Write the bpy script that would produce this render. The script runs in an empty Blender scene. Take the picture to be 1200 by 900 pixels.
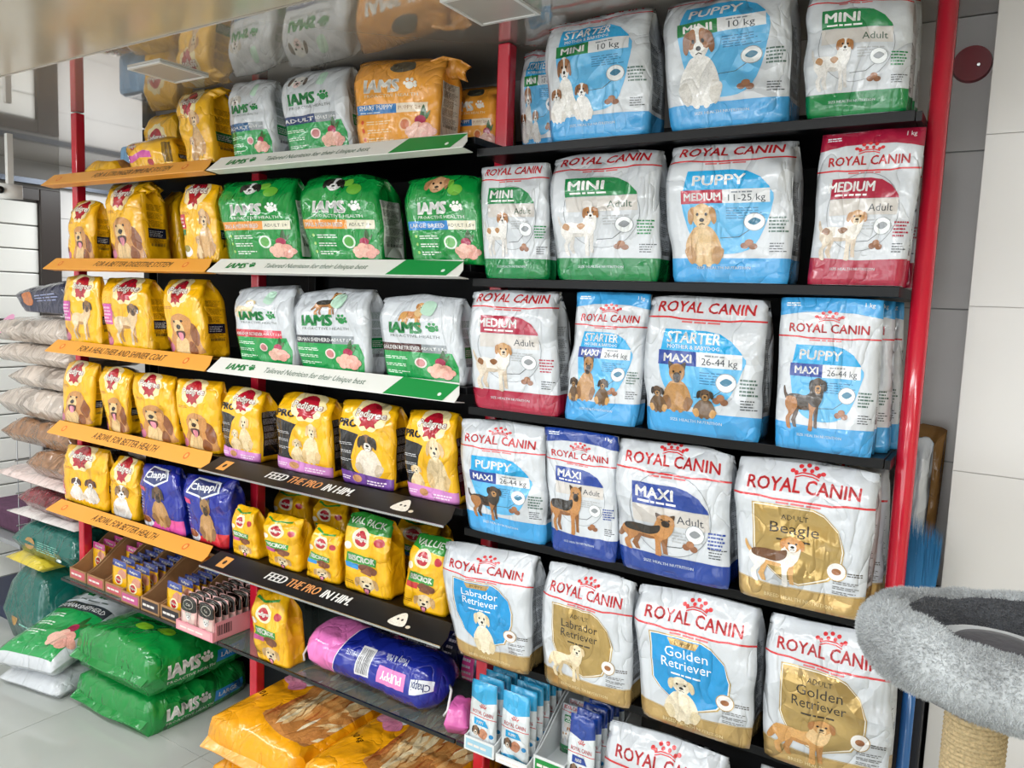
import bpy, bmesh, math, random
import numpy as np
from mathutils.geometry import tessellate_polygon
from mathutils import Vector, Matrix

scene = bpy.context.scene
COL = scene.collection
# ------------------------------------------------------------------ camera
F_PX, CAMP, YAW, PITCH, ROLL = 909.2, np.array([2.8272, -1.4558, 1.5599]), .56326, .10421, .03892
def cam_axes():
    cy, sy, cp, sp = math.cos(YAW), math.sin(YAW), math.cos(PITCH), math.sin(PITCH)
    f = np.array([-sy*cp, cy*cp, -sp]); r = np.array([cy, sy, 0.]); u = np.cross(r, f)
    c, s = math.cos(ROLL), math.sin(ROLL)
    return c*r+s*u, -s*r+c*u, f
CR, CU, CF = cam_axes()
cd = bpy.data.cameras.new('camera'); cam = bpy.data.objects.new('camera', cd); COL.objects.link(cam)
cd.sensor_width = 36; cd.lens = F_PX/1200*36; cd.clip_start = .01
m = Matrix(((CR[0], CU[0], -CF[0], CAMP[0]), (CR[1], CU[1], -CF[1], CAMP[1]), (CR[2], CU[2], -CF[2], CAMP[2]), (0, 0, 0, 1)))
cam.matrix_world = m; scene.camera = cam
# ------------------------------------------------------------------ world, exposure, lights
w = bpy.data.worlds.new('world'); scene.world = w; w.use_nodes = True
w.node_tree.nodes['Background'].inputs[0].default_value = (.9, .95, 1, 1)
w.node_tree.nodes['Background'].inputs[1].default_value = .35
scene.view_settings.view_transform = 'Standard'; scene.view_settings.look = 'None'
scene.view_settings.exposure = -0.17; scene.view_settings.gamma = 1; scene.view_settings.use_curve_mapping = False
scene.cycles.use_denoising = True
scene.cycles.max_bounces = 6; scene.cycles.diffuse_bounces = 3; scene.cycles.glossy_bounces = 4; scene.cycles.transmission_bounces = 5
scene.cycles.transparent_max_bounces = 12; scene.cycles.caustics_reflective = False; scene.cycles.caustics_refractive = False
def area(x, y, z, sx, sy, power, rot=(0, 0, 0), col=(.96, .985, 1)):
    l = bpy.data.lights.new('ceiling_and_fill_light', 'AREA'); l.shape = 'RECTANGLE'; l.size = sx; l.size_y = sy; l.energy = power; l.color = col
    o = bpy.data.objects.new('ceiling_and_fill_light', l); o.location = (x, y, z); o.rotation_euler = rot; COL.objects.link(o); return o
LAMPS = [(-.4, -1.1), (1.1, -1.25), (2.5, -1.25), (3.8, -1.2), (-.2, -2.4), (1.5, -2.4), (3.2, -2.4), (.6, -3.6), (2.6, -3.6)]
for lx, ly in LAMPS: area(lx, ly, 2.15, 1.1, .16, 17 if lx < 1.2 else 12)
area(-.75, .9, 2.15, .5, .5, 12)  # added fill lamp without a fixture, brightens the left end wall
area(1.2, -4.36, 1.18, 5.0, 1.7, 40, (math.radians(90), 0, 0), (.95, .98, 1))   # front fill light, added out of view behind the camera

# ------------------------------------------------------------------ pixel -> real place helpers
def ray(x, y): return CF+CR*(x-600)/F_PX-CU*(y-450)/F_PX
def ony(q, Y): d = ray(*q); return CAMP+d*(Y-CAMP[1])/d[1]
def onz(q, Z): d = ray(*q); return CAMP+d*(Z-CAMP[2])/d[2]
def lin(c):
    if isinstance(c, str): c = [int(c[i:i+2], 16)/255 for i in (0, 2, 4)]
    return tuple((v/12.92 if v <= .04045 else ((v+.055)/1.055)**2.4) for v in c[:3])

# ------------------------------------------------------------------ materials
MATS = {}
def mat(name, col=(.8, .8, .8), rough=.5, metal=0, bump=0, bscale=20, crease=0, noise=0, nscale=30, spec=.5, coat=0, trans=0, ior=1.45, alpha=1, sheen=0, attr=False, emit=0, stretch=None):
    if name in MATS: return MATS[name]
    mt = bpy.data.materials.new(name); mt.use_nodes = True; nt = mt.node_tree; N = nt.nodes; L = nt.links
    b = N['Principled BSDF']; c = lin(col)
    b.inputs['Base Color'].default_value = (*c, 1); b.inputs['Roughness'].default_value = rough; b.inputs['Metallic'].default_value = metal
    b.inputs['Specular IOR Level'].default_value = spec; b.inputs['Coat Weight'].default_value = coat; b.inputs['Coat Roughness'].default_value = .08
    b.inputs['Transmission Weight'].default_value = trans; b.inputs['IOR'].default_value = ior; b.inputs['Alpha'].default_value = alpha
    b.inputs['Sheen Weight'].default_value = sheen
    if emit: b.inputs['Emission Color'].default_value = (*c, 1); b.inputs['Emission Strength'].default_value = emit
    geo = N.new('ShaderNodeNewGeometry'); pos = geo.outputs['Position']
    if stretch:
        mp = N.new('ShaderNodeMapping'); mp.inputs['Scale'].default_value = stretch; L.new(pos, mp.inputs[0]); pos = mp.outputs[0]
    colout = None
    if attr:
        a = N.new('ShaderNodeAttribute'); a.attribute_name = 'ink'; colout = a.outputs['Color']
        nz = N.new('ShaderNodeTexNoise'); nz.inputs['Scale'].default_value = 160; nz.inputs['Detail'].default_value = 4; nz.inputs['Distortion'].default_value = 1.5
        L.new(pos, nz.inputs['Vector'])
        gt = N.new('ShaderNodeMath'); gt.operation = 'GREATER_THAN'; gt.inputs[1].default_value = .75; L.new(a.outputs['Alpha'], gt.inputs[0])
        rp = N.new('ShaderNodeMapRange'); rp.inputs[1].default_value = .3; rp.inputs[2].default_value = .7; rp.inputs[3].default_value = .82; rp.inputs[4].default_value = 1.12
        L.new(nz.outputs[0], rp.inputs[0])
        mx = N.new('ShaderNodeMix'); mx.data_type = 'RGBA'; mx.blend_type = 'MULTIPLY'; L.new(gt.outputs[0], mx.inputs[0]); L.new(colout, mx.inputs[6]); L.new(rp.outputs[0], mx.inputs[7])
        colout = mx.outputs[2]
        m1 = N.new('ShaderNodeMath'); m1.operation = 'COMPARE'; m1.inputs[1].default_value = .5; m1.inputs[2].default_value = .2; L.new(a.outputs['Alpha'], m1.inputs[0])
        m2 = N.new('ShaderNodeMath'); m2.operation = 'MULTIPLY'; m2.inputs[1].default_value = .4; L.new(m1.outputs[0], m2.inputs[0]); L.new(m2.outputs[0], b.inputs['Metallic'])
    elif noise:
        nz = N.new('ShaderNodeTexNoise'); nz.inputs['Scale'].default_value = nscale; nz.inputs['Detail'].default_value = 5; L.new(pos, nz.inputs['Vector'])
        rp = N.new('ShaderNodeMapRange'); rp.inputs[1].default_value = .3; rp.inputs[2].default_value = .7; rp.inputs[3].default_value = 1-noise; rp.inputs[4].default_value = 1+noise*.6
        L.new(nz.outputs[0], rp.inputs[0])
        mx = N.new('ShaderNodeMix'); mx.data_type = 'RGBA'; mx.blend_type = 'MULTIPLY'; mx.inputs[0].default_value = 1
        mx.inputs[6].default_value = (*c, 1); L.new(rp.outputs[0], mx.inputs[7]); colout = mx.outputs[2]
    if colout is not None: L.new(colout, b.inputs['Base Color'])
    if bump or crease:
        bp = N.new('ShaderNodeBump'); bp.inputs['Strength'].default_value = 1; bp.inputs['Distance'].default_value = 1
        nz = N.new('ShaderNodeTexNoise'); nz.inputs['Scale'].default_value = bscale; nz.inputs['Detail'].default_value = 4; L.new(pos, nz.inputs['Vector'])
        ml = N.new('ShaderNodeMath'); ml.operation = 'MULTIPLY'; ml.inputs[1].default_value = bump; L.new(nz.outputs[0], ml.inputs[0]); h = ml.outputs[0]
        if crease:
            n2 = N.new('ShaderNodeTexNoise'); n2.inputs['Scale'].default_value = 9; n2.inputs['Detail'].default_value = 2.5; n2.inputs['Distortion'].default_value = .7
            mp2 = N.new('ShaderNodeMapping'); mp2.inputs['Scale'].default_value = (1.6, 1, .8); mp2.inputs['Rotation'].default_value = (.3, .5, .2); L.new(geo.outputs['Position'], mp2.inputs[0]); L.new(mp2.outputs[0], n2.inputs['Vector'])
            s1 = N.new('ShaderNodeMath'); s1.operation = 'SUBTRACT'; s1.inputs[1].default_value = .5; L.new(n2.outputs[0], s1.inputs[0])
            s2 = N.new('ShaderNodeMath'); s2.operation = 'ABSOLUTE'; L.new(s1.outputs[0], s2.inputs[0])
            s3 = N.new('ShaderNodeMath'); s3.operation = 'POWER'; s3.inputs[1].default_value = .6; L.new(s2.outputs[0], s3.inputs[0])
            s4 = N.new('ShaderNodeMath'); s4.operation = 'MULTIPLY_ADD'; s4.inputs[1].default_value = crease; L.new(s3.outputs[0], s4.inputs[0]); L.new(h, s4.inputs[2]); h = s4.outputs[0]
        if crease:
            vo = N.new('ShaderNodeTexVoronoi'); vo.feature = 'F1'; vo.inputs['Scale'].default_value = 17; vo.inputs['Randomness'].default_value = 1
            nd = N.new('ShaderNodeTexNoise'); nd.inputs['Scale'].default_value = 6; nd.inputs['Detail'].default_value = 1; L.new(geo.outputs['Position'], nd.inputs['Vector'])
            va = N.new('ShaderNodeVectorMath'); va.operation = 'MULTIPLY_ADD'; va.inputs[1].default_value = (.12, .12, .12); L.new(nd.outputs['Color'], va.inputs[0]); L.new(geo.outputs['Position'], va.inputs[2]); L.new(va.outputs[0], vo.inputs['Vector'])
            mk = N.new('ShaderNodeMapRange'); mk.inputs[1].default_value = .42; mk.inputs[2].default_value = .68; mk.inputs[3].default_value = 0; mk.inputs[4].default_value = crease*2.2; L.new(nd.outputs[0], mk.inputs[0])
            s5 = N.new('ShaderNodeMath'); s5.operation = 'MULTIPLY_ADD'; L.new(vo.outputs['Distance'], s5.inputs[0]); L.new(mk.outputs[0], s5.inputs[1]); L.new(h, s5.inputs[2]); h = s5.outputs[0]
        L.new(h, bp.inputs['Height']); L.new(bp.outputs[0], b.inputs['Normal'])
    MATS[name] = mt; return mt
CREASE = .011
INK = mat('printed_film_ink', rough=.17, attr=True, bump=.0016, bscale=45, crease=CREASE, spec=.6, coat=.5)
INKFLAT = mat('flat_card_ink', rough=.45, attr=True)
def film(col, rough=.17, coat=.5): return mat('glossy_film_'+col, col, rough, bump=.0016, bscale=45, crease=CREASE, spec=.6, coat=coat)
BLACKMET = mat('black_painted_metal', '050608', .35, spec=.25)
STEEL = mat('bright_steel', 'c9cbcc', .25, metal=1)
RED = mat('red_gloss_paint', 'cf1f38', .16, coat=.5)
CARD = mat('brown_cardboard', 'a98058', .8, bump=.0004, noise=.12)
WHITEP = mat('white_plastic', 'e8e8e6', .3)

# ------------------------------------------------------------------ object helpers
def mesh_from(name, v, f, material=None, smooth=False):
    me = bpy.data.meshes.new(name)
    v = np.asarray(v, float)
    if isinstance(f, np.ndarray):
        me.vertices.add(len(v)); me.vertices.foreach_set('co', v.ravel())
        k = f.shape[1]
        me.loops.add(f.size); me.loops.foreach_set('vertex_index', f.ravel().astype(np.int32))
        me.polygons.add(len(f)); me.polygons.foreach_set('loop_start', np.arange(0, f.size, k, dtype=np.int32)); me.polygons.foreach_set('loop_total', np.full(len(f), k, np.int32))
        me.update(calc_edges=True)
    else:
        me.from_pydata([tuple(p) for p in v], [], f); me.update()
    if material: me.materials.append(material)
    me.polygons.foreach_set('use_smooth', np.full(len(me.polygons), smooth)); me.update()
    return me
def link(name, me, parent=None, loc=None):
    o = bpy.data.objects.new(name, me); COL.objects.link(o)
    if parent is not None: o.parent = parent
    if loc is not None: o.location = loc
    return o
def tag(o, label=None, cat=None, group=None, kind=None):
    if label: o['label'] = label
    if cat: o['category'] = cat
    if group: o['group'] = group
    if kind: o['kind'] = kind
    return o
def empty(name, loc=(0, 0, 0), **k):
    o = bpy.data.objects.new(name, None); o.location = loc; o.empty_display_size = .05; COL.objects.link(o); return tag(o, **k)
def bm_mesh(bm, material, smooth=False, name='mesh'):
    me = bpy.data.meshes.new(name); bm.to_mesh(me); bm.free(); me.materials.append(material)
    if smooth:
        me.polygons.foreach_set('use_smooth', np.full(len(me.polygons), True))
    me.update(); return me
def box_bm(bm, x0, x1, y0, y1, z0, z1, bev=0):
    g = bmesh.ops.create_cube(bm, size=1)['verts']
    for v in g: v.co = Vector(((x0+x1)/2+v.co.x*(x1-x0), (y0+y1)/2+v.co.y*(y1-y0), (z0+z1)/2+v.co.z*(z1-z0)))
    if bev: bmesh.ops.bevel(bm, geom=list({e for v in g for e in v.link_edges}), offset=bev, segments=2, affect='EDGES', profile=.5)
def box(name, b, material, parent=None, bev=0):
    bm = bmesh.new(); box_bm(bm, *b, bev=bev); return link(name, bm_mesh(bm, material, name=name), parent)
def tube(pts, r, seg=10, closed=False):
    """swept tube, returns verts, quads; r scalar or list"""
    P = [np.array(p, float) for p in pts]; n = len(P); V = []; Fc = []
    rr = r if hasattr(r, '__len__') else [r]*n
    up = np.array([0, 0, 1.])
    for i in range(n):
        a = P[(i-1) % n] if (closed or i > 0) else P[i]; b = P[(i+1) % n] if (closed or i < n-1) else P[i]
        t = b-a; t /= np.linalg.norm(t)+1e-12
        s = np.cross(t, up)
        if np.linalg.norm(s) < .1: s = np.cross(t, np.array([1., 0, 0]))
        s /= np.linalg.norm(s); u = np.cross(s, t)
        for k in range(seg):
            th = 2*math.pi*k/seg; V.append(P[i]+rr[i]*(math.cos(th)*s+math.sin(th)*u))
    for i in range(n if closed else n-1):
        j = (i+1) % n
        for k in range(seg):
            k2 = (k+1) % seg; Fc.append((i*seg+k, i*seg+k2, j*seg+k2, j*seg+k))
    if not closed: Fc += [tuple(range(seg))[::-1], tuple((n-1)*seg+k for k in range(seg))]
    return V, Fc

# ------------------------------------------------------------------ flat artwork made of cut polygons
GLY = {}
def glyphs(s, bold=0., res=2):
    k = (s, round(bold, 3), res)
    if k in GLY: return GLY[k]
    c = bpy.data.curves.new('t', 'FONT'); c.body = s; c.size = 1; c.resolution_u = res; c.offset = bold; c.fill_mode = 'FRONT'
    o = bpy.data.objects.new('t', c); COL.objects.link(o)
    dg = bpy.context.evaluated_depsgraph_get(); me = o.evaluated_get(dg).to_mesh(); me.calc_loop_triangles()
    n = len(me.vertices); co = np.zeros(n*3); me.vertices.foreach_get('co', co); co = co.reshape(-1, 3)[:, :2]
    t = np.zeros(len(me.loop_triangles)*3, np.int32); me.loop_triangles.foreach_get('vertices', t)
    T = co[t].reshape(-1, 3, 2).copy() if len(t) else np.zeros((0, 3, 2))
    o.evaluated_get(dg).to_mesh_clear(); bpy.data.objects.remove(o); bpy.data.curves.remove(c)
    if len(T): T[..., 0] -= T[..., 0].min(); T /= .73
    GLY[k] = T; return T
def smooth_loop(pts, sub=5):
    P = np.array(pts, float); n = len(P); out = []
    for i in range(n):
        p0, p1, p2, p3 = P[i-1], P[i], P[(i+1) % n], P[(i+2) % n]
        for k in range(sub):
            t = k/sub; out.append(.5*((2*p1)+(-p0+p2)*t+(2*p0-5*p1+4*p2-p3)*t*t+(-p0+3*p1-3*p2+p3)*t**3))
    return np.array(out)
class Art:
    def __init__(s, H=1.4): s.H = H; s.T = []; s.C = []; s.L = []; s.bb = []; s.st = [(0, 0, 1, 1)]; s.rng = random.Random(5)
    def push(s, x, y, w, h, flip=False):
        X, Y, W, Hh = s.st[-1]
        if flip: x, w = x+w, -w
        s.st.append((X+x*W, Y+y*Hh, W*w, Hh*h))
    def pop(s): s.st.pop()
    def add(s, T, c, a=0.):
        if not len(T): return
        X, Y, W, Hh = s.st[-1]; T = T*np.array([W, Hh])+np.array([X, Y])
        lo = T.reshape(-1, 2).min(0); hi = T.reshape(-1, 2).max(0); L = 1
        for l, h, k in s.bb:
            if k >= L and lo[0] < h[0] and hi[0] > l[0] and lo[1] < h[1] and hi[1] > l[1]: L = k+1
        s.bb.append((lo, hi, L)); s.T.append(T); s.C.append(np.tile(np.array([*lin(c), a]), (len(T), 1))); s.L.append(np.full(len(T), L))
    def poly(s, pts, c, a=0.):
        pts = np.array(pts, float); tr = tessellate_polygon([[Vector((p[0], p[1], 0)) for p in pts]])
        s.add(pts[np.array(tr)], c, a) if len(tr) else None
    def blob(s, pts, c, a=0., sub=4): s.poly(smooth_loop(pts, sub), c, a)
    def rect(s, x0, y0, x1, y1, c, a=0.): s.poly([(x0, y0), (x1, y0), (x1, y1), (x0, y1)], c, a)
    def ell(s, cx, cy, rx, ry, c, a=0., n=18):
        th = np.arange(n)*2*math.pi/n; s.poly(np.stack([cx+rx*np.cos(th), cy+ry*np.sin(th)], 1), c, a)
    def ring(s, cx, cy, rx, ry, w, c, a=0., n=28, t0=0, t1=2*math.pi):
        th = np.linspace(t0, t1, n+1); o = np.stack([cx+rx*np.cos(th), cy+ry*np.sin(th)], 1); i = np.stack([cx+(rx-w)*np.cos(th), cy+(ry-w)*np.sin(th)], 1)
        s.add(np.array([t for k in range(n) for t in ((o[k], o[k+1], i[k+1]), (o[k], i[k+1], i[k]))]), c, a)
    def line(s, pts, w, c, a=0.):
        P = np.array(pts, float); T = []
        for p, q in zip(P[:-1], P[1:]):
            d = q-p; d /= np.linalg.norm(d)+1e-9; n = np.array([-d[1], d[0]])*w/2; T += [(p-n, q-n, q+n), (p-n, q+n, p+n)]
        s.add(np.array(T), c, a)
    def text(s, t, x, y, h, c, w=None, al='c', bold=.0, shear=0., rot=0., arc=0., res=2, a=0.):
        T = glyphs(t, 0., res).copy()
        if not len(T): return
        if bold > .005:
            q = bold*1.15+.008; T = np.concatenate([T+np.array(d_)*q for d_ in (((-1, 0), (1, 0)) if h < .05 else ((-1, -.7), (1, -.7), (-1, .7), (1, .7), (0, 0)) if bold > .03 else ((-1, -.6), (1, -.6), (0, .8)))]); T[..., 0] -= T[..., 0].min()
        W0 = T[..., 0].max(); k = h
        kx = k if w is None else w/W0
        T[..., 0] += T[..., 1]*shear
        T = T*np.array([kx, k]); W1 = W0*kx
        T[..., 0] -= {'c': W1/2, 'l': 0, 'r': W1}[al]
        if arc: T[..., 1] += arc*(T[..., 0]/(W1/2))**2
        if rot: cr, sr = math.cos(rot), math.sin(rot); T = np.stack([T[..., 0]*cr-T[..., 1]*sr, T[..., 0]*sr+T[..., 1]*cr], -1)
        s.add(T+np.array([x, y]), c, a)
    def micro(s, x0, y0, x1, y1, n, c, fill=.45):
        T = []; dy = (y1-y0)/n
        for i in range(n):
            y = y1-(i+1)*dy; x = x0; xe = x0+(x1-x0)*s.rng.uniform(.6, 1)
            while x < xe-1e-4:
                l = min((x1-x0)*s.rng.uniform(.08, .3), xe-x)
                T += [((x, y), (x+l, y), (x+l, y+dy*fill)), ((x, y), (x+l, y+dy*fill), (x, y+dy*fill))]; x += l+(x1-x0)*.04
        s.add(np.array(T), c)
    def bars(s, x0, y0, x1, y1, c='1a1a1a', n=14):
        T = []; x = x0
        while x < x1:
            l = (x1-x0)/n*s.rng.uniform(.25, .8); e = min(x+l, x1); T += [((x, y0), (e, y0), (e, y1)), ((x, y0), (e, y1), (x, y1))]; x += l+(x1-x0)/n*s.rng.uniform(.3, .7)
        s.add(np.array(T), c)
    def compile(s, nx, ny):
        T = np.concatenate(s.T); C = np.concatenate(s.C); L = np.concatenate(s.L).astype(float)
        T = T*np.array([nx, ny/s.H]); A = np.concatenate([C, L[:, None]], 1)
        T, A = cut(T, A, lambda P, k: P[..., 0]-k, range(0, nx+1)); T, A = cut(T, A, lambda P, k: P[..., 1]-k, range(0, ny+1))
        c = T.mean(1); ok = (c[:, 0] > 0) & (c[:, 0] < nx) & (c[:, 1] > 0) & (c[:, 1] < ny); T, A = T[ok], A[ok]
        T, A = cut(T, A, lambda P, k: P[..., 0]-P[..., 1]-k, range(-ny+1, nx))
        c = T.mean(1); i = np.clip(np.floor(c[:, 0]), 0, nx-1); j = np.clip(np.floor(c[:, 1]), 0, ny-1)
        fx = T[..., 0]-i[:, None]; fy = T[..., 1]-j[:, None]; up = (c[:, 1]-j) > (c[:, 0]-i)
        # winding: front is seen with x right, y up
        e1 = T[:, 1]-T[:, 0]; e2 = T[:, 2]-T[:, 0]; neg = (e1[:, 0]*e2[:, 1]-e1[:, 1]*e2[:, 0]) < 0
        for arr in (fx, fy): arr[neg] = arr[neg][:, ::-1]
        return dict(i=i.astype(int), j=j.astype(int), fx=fx, fy=fy, up=up, A=A)
def cut(T, A, f, ks):
    for k in ks:
        d = f(T, k); mn = d.min(1); mx = d.max(1); cr = (mn < -1e-6) & (mx > 1e-6)
        if not cr.any(): continue
        t = T[cr]; a = A[cr]; dd = d[cr]; pos = dd > 0; npos = pos.sum(1); lonep = npos == 1
        flag = np.where(lonep[:, None], pos, ~pos); idx = flag.argmax(1); r = np.arange(len(t))
        p0, p1, p2 = t[r, idx], t[r, (idx+1) % 3], t[r, (idx+2) % 3]; d0, d1, d2 = dd[r, idx], dd[r, (idx+1) % 3], dd[r, (idx+2) % 3]
        q1 = p0+(p1-p0)*(d0/(d0-d1))[:, None]; q2 = p0+(p2-p0)*(d0/(d0-d2))[:, None]
        new = np.concatenate([np.stack([p0, q1, q2], 1), np.stack([q1, p1, p2], 1), np.stack([q1, p2, q2], 1)]); na = np.concatenate([a, a, a])
        e1 = new[:, 1]-new[:, 0]; e2 = new[:, 2]-new[:, 0]; ar = np.abs(e1[:, 0]*e2[:, 1]-e1[:, 1]*e2[:, 0]); ok = ar > 1e-9
        T = np.concatenate([T[~cr], new[ok]]); A = np.concatenate([A[~cr], na[ok]])
    return T, A
ART = {}
def compiled(key, fn, nx, ny):
    k = (key, nx, ny)
    if k not in ART: ART[k] = fn().compile(nx, ny)
    return ART[k]
LAY = .00022
def print_on(name, comp, V, Nn, stride, col0, parent, material=INK, base=.0003):
    """lay compiled artwork over grid vertices V (index = j*stride+col0+i)"""
    i, j = comp['i'], comp['j']; ia = j*stride+col0+i; ib = ia+1; ic = ia+stride+1; idd = ia+stride
    fx, fy, up = comp['fx'], comp['fy'], comp['up'][:, None]
    # lower tri (a,b,c): weights a=1-fx, b=fx-fy, c=fy ; upper (a,c,d): a=1-fy, c=fx, d=fy-fx
    wa = np.where(up, 1-fy, 1-fx); wb = np.where(up, 0, fx-fy); wc = np.where(up, fx, fy); wd = np.where(up, fy-fx, 0)
    def mixv(X): return wa[..., None]*X[ia][:, None]+wb[..., None]*X[ib][:, None]+wc[..., None]*X[ic][:, None]+wd[..., None]*X[idd][:, None]
    P = mixv(V); Nm = mixv(Nn); Nm /= np.linalg.norm(Nm, axis=2, keepdims=True)+1e-12
    off = base+LAY*comp['A'][:, 4]; P = P+Nm*off[:, None, None]; P[..., 2] = np.maximum(P[..., 2], V[:, 2].min())
    n = len(P); me = mesh_from(name, P.reshape(-1, 3), np.arange(n*3).reshape(-1, 3), material, True)
    at = me.color_attributes.new('ink', 'FLOAT_COLOR', 'POINT'); at.data.foreach_set('color', np.repeat(comp['A'][:, :4], 3, 0).astype(np.float32).ravel())
    me.normals_split_custom_set_from_vertices(Nm.reshape(-1, 3))
    return link(name, me, parent)
def flat_art(name, art, origin, ex, ey, w, h, parent, material=INKFLAT, base=.0004):
    """art (1 x H units) printed on a flat rectangle"""
    T = np.concatenate(art.T); C = np.concatenate(art.C); L = np.concatenate(art.L)
    ex = np.array(ex, float); ey = np.array(ey, float); n = np.cross(ex, ey); n /= np.linalg.norm(n)
    P = np.array(origin)+T[..., 0:1]*w*ex+T[..., 1:2]/art.H*h*ey+n*(base+LAY*L)[:, None, None]
    e1 = T[:, 1]-T[:, 0]; e2 = T[:, 2]-T[:, 0]; neg = (e1[:, 0]*e2[:, 1]-e1[:, 1]*e2[:, 0]) < 0; P[neg] = P[neg][:, ::-1]
    me = mesh_from(name, P.reshape(-1, 3), np.arange(len(P)*3).reshape(-1, 3), material)
    at = me.color_attributes.new('ink', 'FLOAT_COLOR', 'POINT'); at.data.foreach_set('color', np.repeat(C, 3, 0).astype(np.float32).ravel())
    return link(name, me, parent)

# ------------------------------------------------------------------ dogs (flat printed pictures)
def dog_face(A, c, ear, muz, patch=None, tongue=False, prick=False, dark='2a1c14'):
    """unit box"""
    if prick:
        A.blob([(.2, .6), (.12, 1.02), (.42, .8)], ear, 1); A.blob([(.8, .6), (.88, 1.02), (.58, .8)], ear, 1)
    A.blob([(.15, .55), (.22, .82), (.5, .95), (.78, .82), (.85, .55), (.72, .3), (.5, .18), (.28, .3)], c, 1)
    if patch: A.blob([(.16, .5), (.2, .82), (.42, .88), (.44, .6), (.3, .45)], patch, 1); A.blob([(.84, .5), (.8, .82), (.6, .88), (.56, .62), (.7, .45)], patch, 1)
    if not prick:
        A.blob([(.24, .84), (.05, .75), (.0, .45), (.1, .32), (.2, .5)], ear, 1); A.blob([(.76, .84), (.95, .75), (1., .45), (.9, .32), (.8, .5)], ear, 1)
    A.blob([(.33, .42), (.4, .58), (.6, .58), (.67, .42), (.6, .22), (.4, .22)], muz, 1)
    A.ell(.35, .62, .05, .05, '15100c', n=10); A.ell(.65, .62, .05, .05, '15100c', n=10)
    A.ell(.5, .45, .085, .06, '120d0b', n=12)
    if tongue: A.blob([(.36, .3), (.5, .34), (.64, .3), (.6, .12), (.4, .12)], '3a1512'); A.blob([(.42, .27), (.58, .27), (.56, .06), (.5, .02), (.44, .06)], 'e58aa0')
    else: A.line([(.4, .31), (.5, .35), (.6, .31)], .025, dark)
def dog_stand(A, c, leg, shade, head, ear, muz, patch=None, saddle=None, spot=None, prick=False, tail='up', fluffy=False):
    if tail == 'up': A.blob([(.14, .58), (.07, .68), (.03, .8), (.0, .78), (.02, .64), (.1, .5)], shade, 1)
    else: A.blob([(.15, .62), (.05, .52), (-.03, .3), (.02, .26), (.1, .38), (.18, .5)], shade, 1)
    A.poly([(.22, .45), (.24, .26), (.2, .16), (.26, .03), (.33, .03), (.3, .18), (.34, .3), (.38, .45)], shade, 1)
    A.poly([(.66, .48), (.69, .22), (.7, .05), (.77, .04), (.76, .22), (.78, .5)], shade, 1)
    A.blob([(.09, .52), (.12, .64), (.3, .67), (.48, .65), (.62, .7), (.77, .62), (.78, .46), (.64, .37), (.42, .4), (.26, .4), (.12, .42)], c, 1)
    A.blob([(.2, .42), (.4, .45), (.6, .42), (.52, .37), (.3, .38)], shade, 1)
    A.blob([(.09, .6), (.06, .44), (.14, .3), (.08, .19), (.11, .02), (.2, .0), (.17, .18), (.25, .3), (.33, .44), (.28, .6)], leg, 1)
    A.blob([(.57, .58), (.59, .3), (.58, .03), (.57, .0), (.67, .0), (.67, .3), (.75, .5), (.7, .62)], leg, 1)
    A.blob([(.54, .56), (.58, .72), (.64, .86), (.86, .86), (.86, .68), (.8, .5), (.68, .44)], c if not fluffy else muz, 1)
    if saddle: A.blob([(.1, .56), (.13, .65), (.32, .69), (.52, .68), (.66, .72), (.64, .56), (.5, .47), (.3, .48), (.16, .5)], saddle, 1)
    if spot: A.blob([(.1, .56), (.16, .65), (.26, .6), (.22, .5)], spot, 1); A.blob([(.42, .6), (.52, .65), (.6, .6), (.5, .52)], spot, 1)
    A.push(.56, .62, .37, .4); dog_face(A, head, ear, muz, patch, prick=prick); A.pop()
def dog_sit(A, c, shade, head, ear, muz, patch=None, chest=None, tongue=False, prick=False):
    A.blob([(.2, .05), (.12, .3), (.28, .55), (.4, .62), (.62, .62), (.76, .5), (.86, .25), (.8, .04), (.5, .0)], c, 1)
    A.blob([(.14, .1), (.1, .24), (.26, .3), (.34, .1), (.24, .0)], shade, 1); A.blob([(.86, .1), (.9, .24), (.74, .3), (.66, .1), (.76, .0)], shade, 1)
    A.blob([(.34, .5), (.36, .2), (.34, .0), (.46, -.02), (.48, .25), (.52, .25), (.54, -.02), (.66, .0), (.64, .2), (.66, .5), (.5, .6)], chest or c, 1)
    A.push(.22, .48, .56, .54); dog_face(A, head, ear, muz, patch, tongue, prick); A.pop()
def dog_bust(A, c='c98d4c', dk='8a4f26', lt='e8c48a', tongue=True):
    A.blob([(.05, .0), (.0, .25), (.12, .5), (.2, .72), (.7, .8), (.92, .55), (1., .2), (.98, .0)], c, 1)
    A.blob([(.68, .78), (.86, .72), (.98, .45), (.93, .2), (.78, .3), (.7, .5)], dk, 1)
    A.blob([(.1, .05), (.2, .35), (.4, .42), (.6, .3), (.62, .0), (.2, .0)], lt, 1); A.blob([(.6, .02), (.68, .3), (.85, .2), (.88, .0)], dk, 1)
    A.blob([(.12, .7), (.2, .9), (.42, 1.), (.66, .96), (.78, .8), (.7, .5), (.45, .36), (.2, .46)], c, 1)
    A.blob([(.18, .62), (.25, .8), (.45, .82), (.55, .62), (.45, .46), (.24, .48)], lt, 1)
    A.ell(.25, .79, .035, .03, '1a100a', n=10); A.ell(.52, .81, .035, .03, '1a100a', n=10); A.blob([(.28, .66), (.36, .72), (.46, .68), (.4, .6), (.31, .6)], '120c0a')
    if tongue: A.blob([(.22, .52), (.36, .56), (.54, .54), (.52, .4), (.38, .32), (.26, .38)], '451612'); A.blob([(.3, .5), (.46, .5), (.47, .38), (.38, .3), (.3, .38)], 'e88fa2')
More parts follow.
